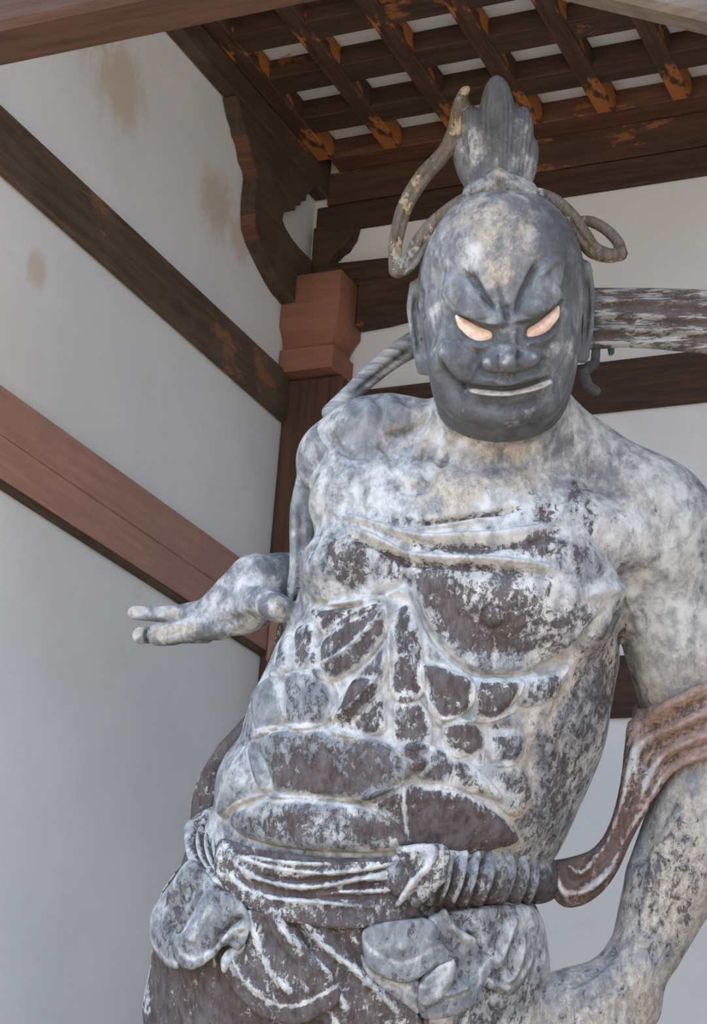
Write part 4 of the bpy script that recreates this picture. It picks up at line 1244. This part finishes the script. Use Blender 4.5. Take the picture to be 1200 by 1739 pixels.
part('scarf', scarf_f, (900, 1100, -190), (1300, 1570, 140), 5, 1, carve=scarf_carve, mat=M['scarf'], label='pinkish brown scarf draped over the arm')

# scarf arching behind the head
def arch_carve(c):
    c.w[:] = (0.62, 0.2, 0.2, 0.0)
    for k, (y0, a) in enumerate([(500, 0.2), (513, -0.05), (524, 0.2), (537, -0.1), (548, 0.15), (560, -0.15), (572, 0.1), (584, -0.2)]):
        c.stroke([(960, y0 + 2), (1060, y0 - 3), (1140, y0), (1240, y0 + 6)], 5, 5 if k % 2 else -5, None, {0: a}, 5, taper=False)
    c.ramp({0: -0.7, 1: 0.5, 3: 0.35}, 760, 560, 690, 590)
    c.stroke([(700, 590), (650, 630), (600, 668)], 6, -8, None, {3: 0.5})
def arch_f(X, Y, Z):
    P_ = polyline([(560, 705), (600, 668), (650, 622), (700, 588), (770, 560), (860, 545), (960, 542), (1060, 539), (1140, 544), (1240, 556), (1340, 590)], 5)
    hw = np.interp(P_[:, 0], [560, 620, 700, 800, 960, 1060, 1200, 1340], [14, 17, 22, 40, 54, 51, 54, 52])
    zz = np.interp(P_[:, 0], [560, 700, 850, 1050, 1340], [-110, -165, -215, -200, -130])
    x, y = pxgrid(X[:, :, :1], Y[:, :, :1], np.float32(-190.0))
    x = np.broadcast_to(x, (X.shape[0], Y.shape[1], 1))[:, :, 0]; y = np.broadcast_to(y, (X.shape[0], Y.shape[1], 1))[:, :, 0]
    best = np.full(x.shape, 1e9); zb = np.zeros(x.shape); hb = np.ones(x.shape)
    for i in range(len(P_) - 1):
        a, b = P_[i], P_[i + 1]; ab = b - a
        t = np.clip(((x - a[0]) * ab[0] + (y - a[1]) * ab[1]) / (ab @ ab), 0, 1)
        d = np.hypot(x - a[0] - t * ab[0], y - a[1] - t * ab[1])
        m = d < best
        best = np.where(m, d, best); zb = np.where(m, zz[i] + t * (zz[i + 1] - zz[i]), zb); hb = np.where(m, hw[i] + t * (hw[i + 1] - hw[i]), hb)
    r = np.clip(best / hb, 0, 1.5)
    return smax((best - hb)[:, :, None] + 0 * Z, np.abs(Z - zb[:, :, None] - 10 * (1 - r[:, :, None] ** 2)) - 13, 8)
part('arched_scarf', arch_f, (540, 470, -270), (1340, 730, -80), 6, 1, carve=arch_carve, mat=M['arch'], label='brown wooden scarf with white flakes arching behind the head')
part('peg', [Cap([(1037, 575, -205, 9), (1037, 600, -205, 6)], 4)], (1020, 560, -230), (1055, 620, -180), 4, 1, base=(0.9, 0.1, 0.1, 0))
part('scarf_hook', [Cap([(1012, 585, -205, 8), (1010, 618, -190, 9), (1000, 622, -170, 10), (990, 634, -150, 10), (998, 656, -140, 10), (1012, 664, -150, 9)], 6)], (965, 565, -240), (1040, 690, -110), 4, 1, base=(0.0, 1.0, 0.0, 1.8), label='dark hook behind the shoulder')

# drapery hanging behind the flank on the left
def drape_carve(c):
    c.w[:] = (0.92, 0.3, 0.1, 0.15)
    c.ramp({0: -0.95, 1: 0.5, 2: -0.1}, 0, 1080, 0, 900)
    c.stroke([(498, 850), (502, 960), (494, 1030)], 5, 5, None, {0: -0.3}); c.stroke([(510, 850), (510, 960), (500, 1040)], 5, -6, None, {3: 0.4})
    c.stroke([(478, 1090), (452, 1180), (436, 1230), (395, 1300), (370, 1345)], 5, 5, None, {0: -0.5, 2: 0.5}, 4)
    c.stroke([(468, 1090), (440, 1180), (420, 1235), (370, 1310), (345, 1370)], 6, -5)
part('hanging_drape', [flat_chain([(552, 745, -60, 16), (528, 800, -60, 22), (513, 870, -55, 22), (510, 960, -50, 20), (500, 1020, -60, 18), (484, 1080, -75, 17), (470, 1150, -95, 24), (446, 1225, -110, 32), (404, 1290, -115, 44), (370, 1345, -110, 42), (356, 1400, -100, 34), (360, 1440, -90, 30)], 8, 1.5)],
     (290, 720, -200), (600, 1480, 20), 5, 1, carve=drape_carve, label='dark brown drapery hanging behind the flank')

# pedestal that carries the statue, below the picture
PD = empty('pedestal', (-1.75, 4.0, 0.02)); tag(PD, kind='structure')
box('plinth', (-2.6, 3.4, 0.021), (-0.9, 4.95, 0.55), M['stone'], PD, 0.02)
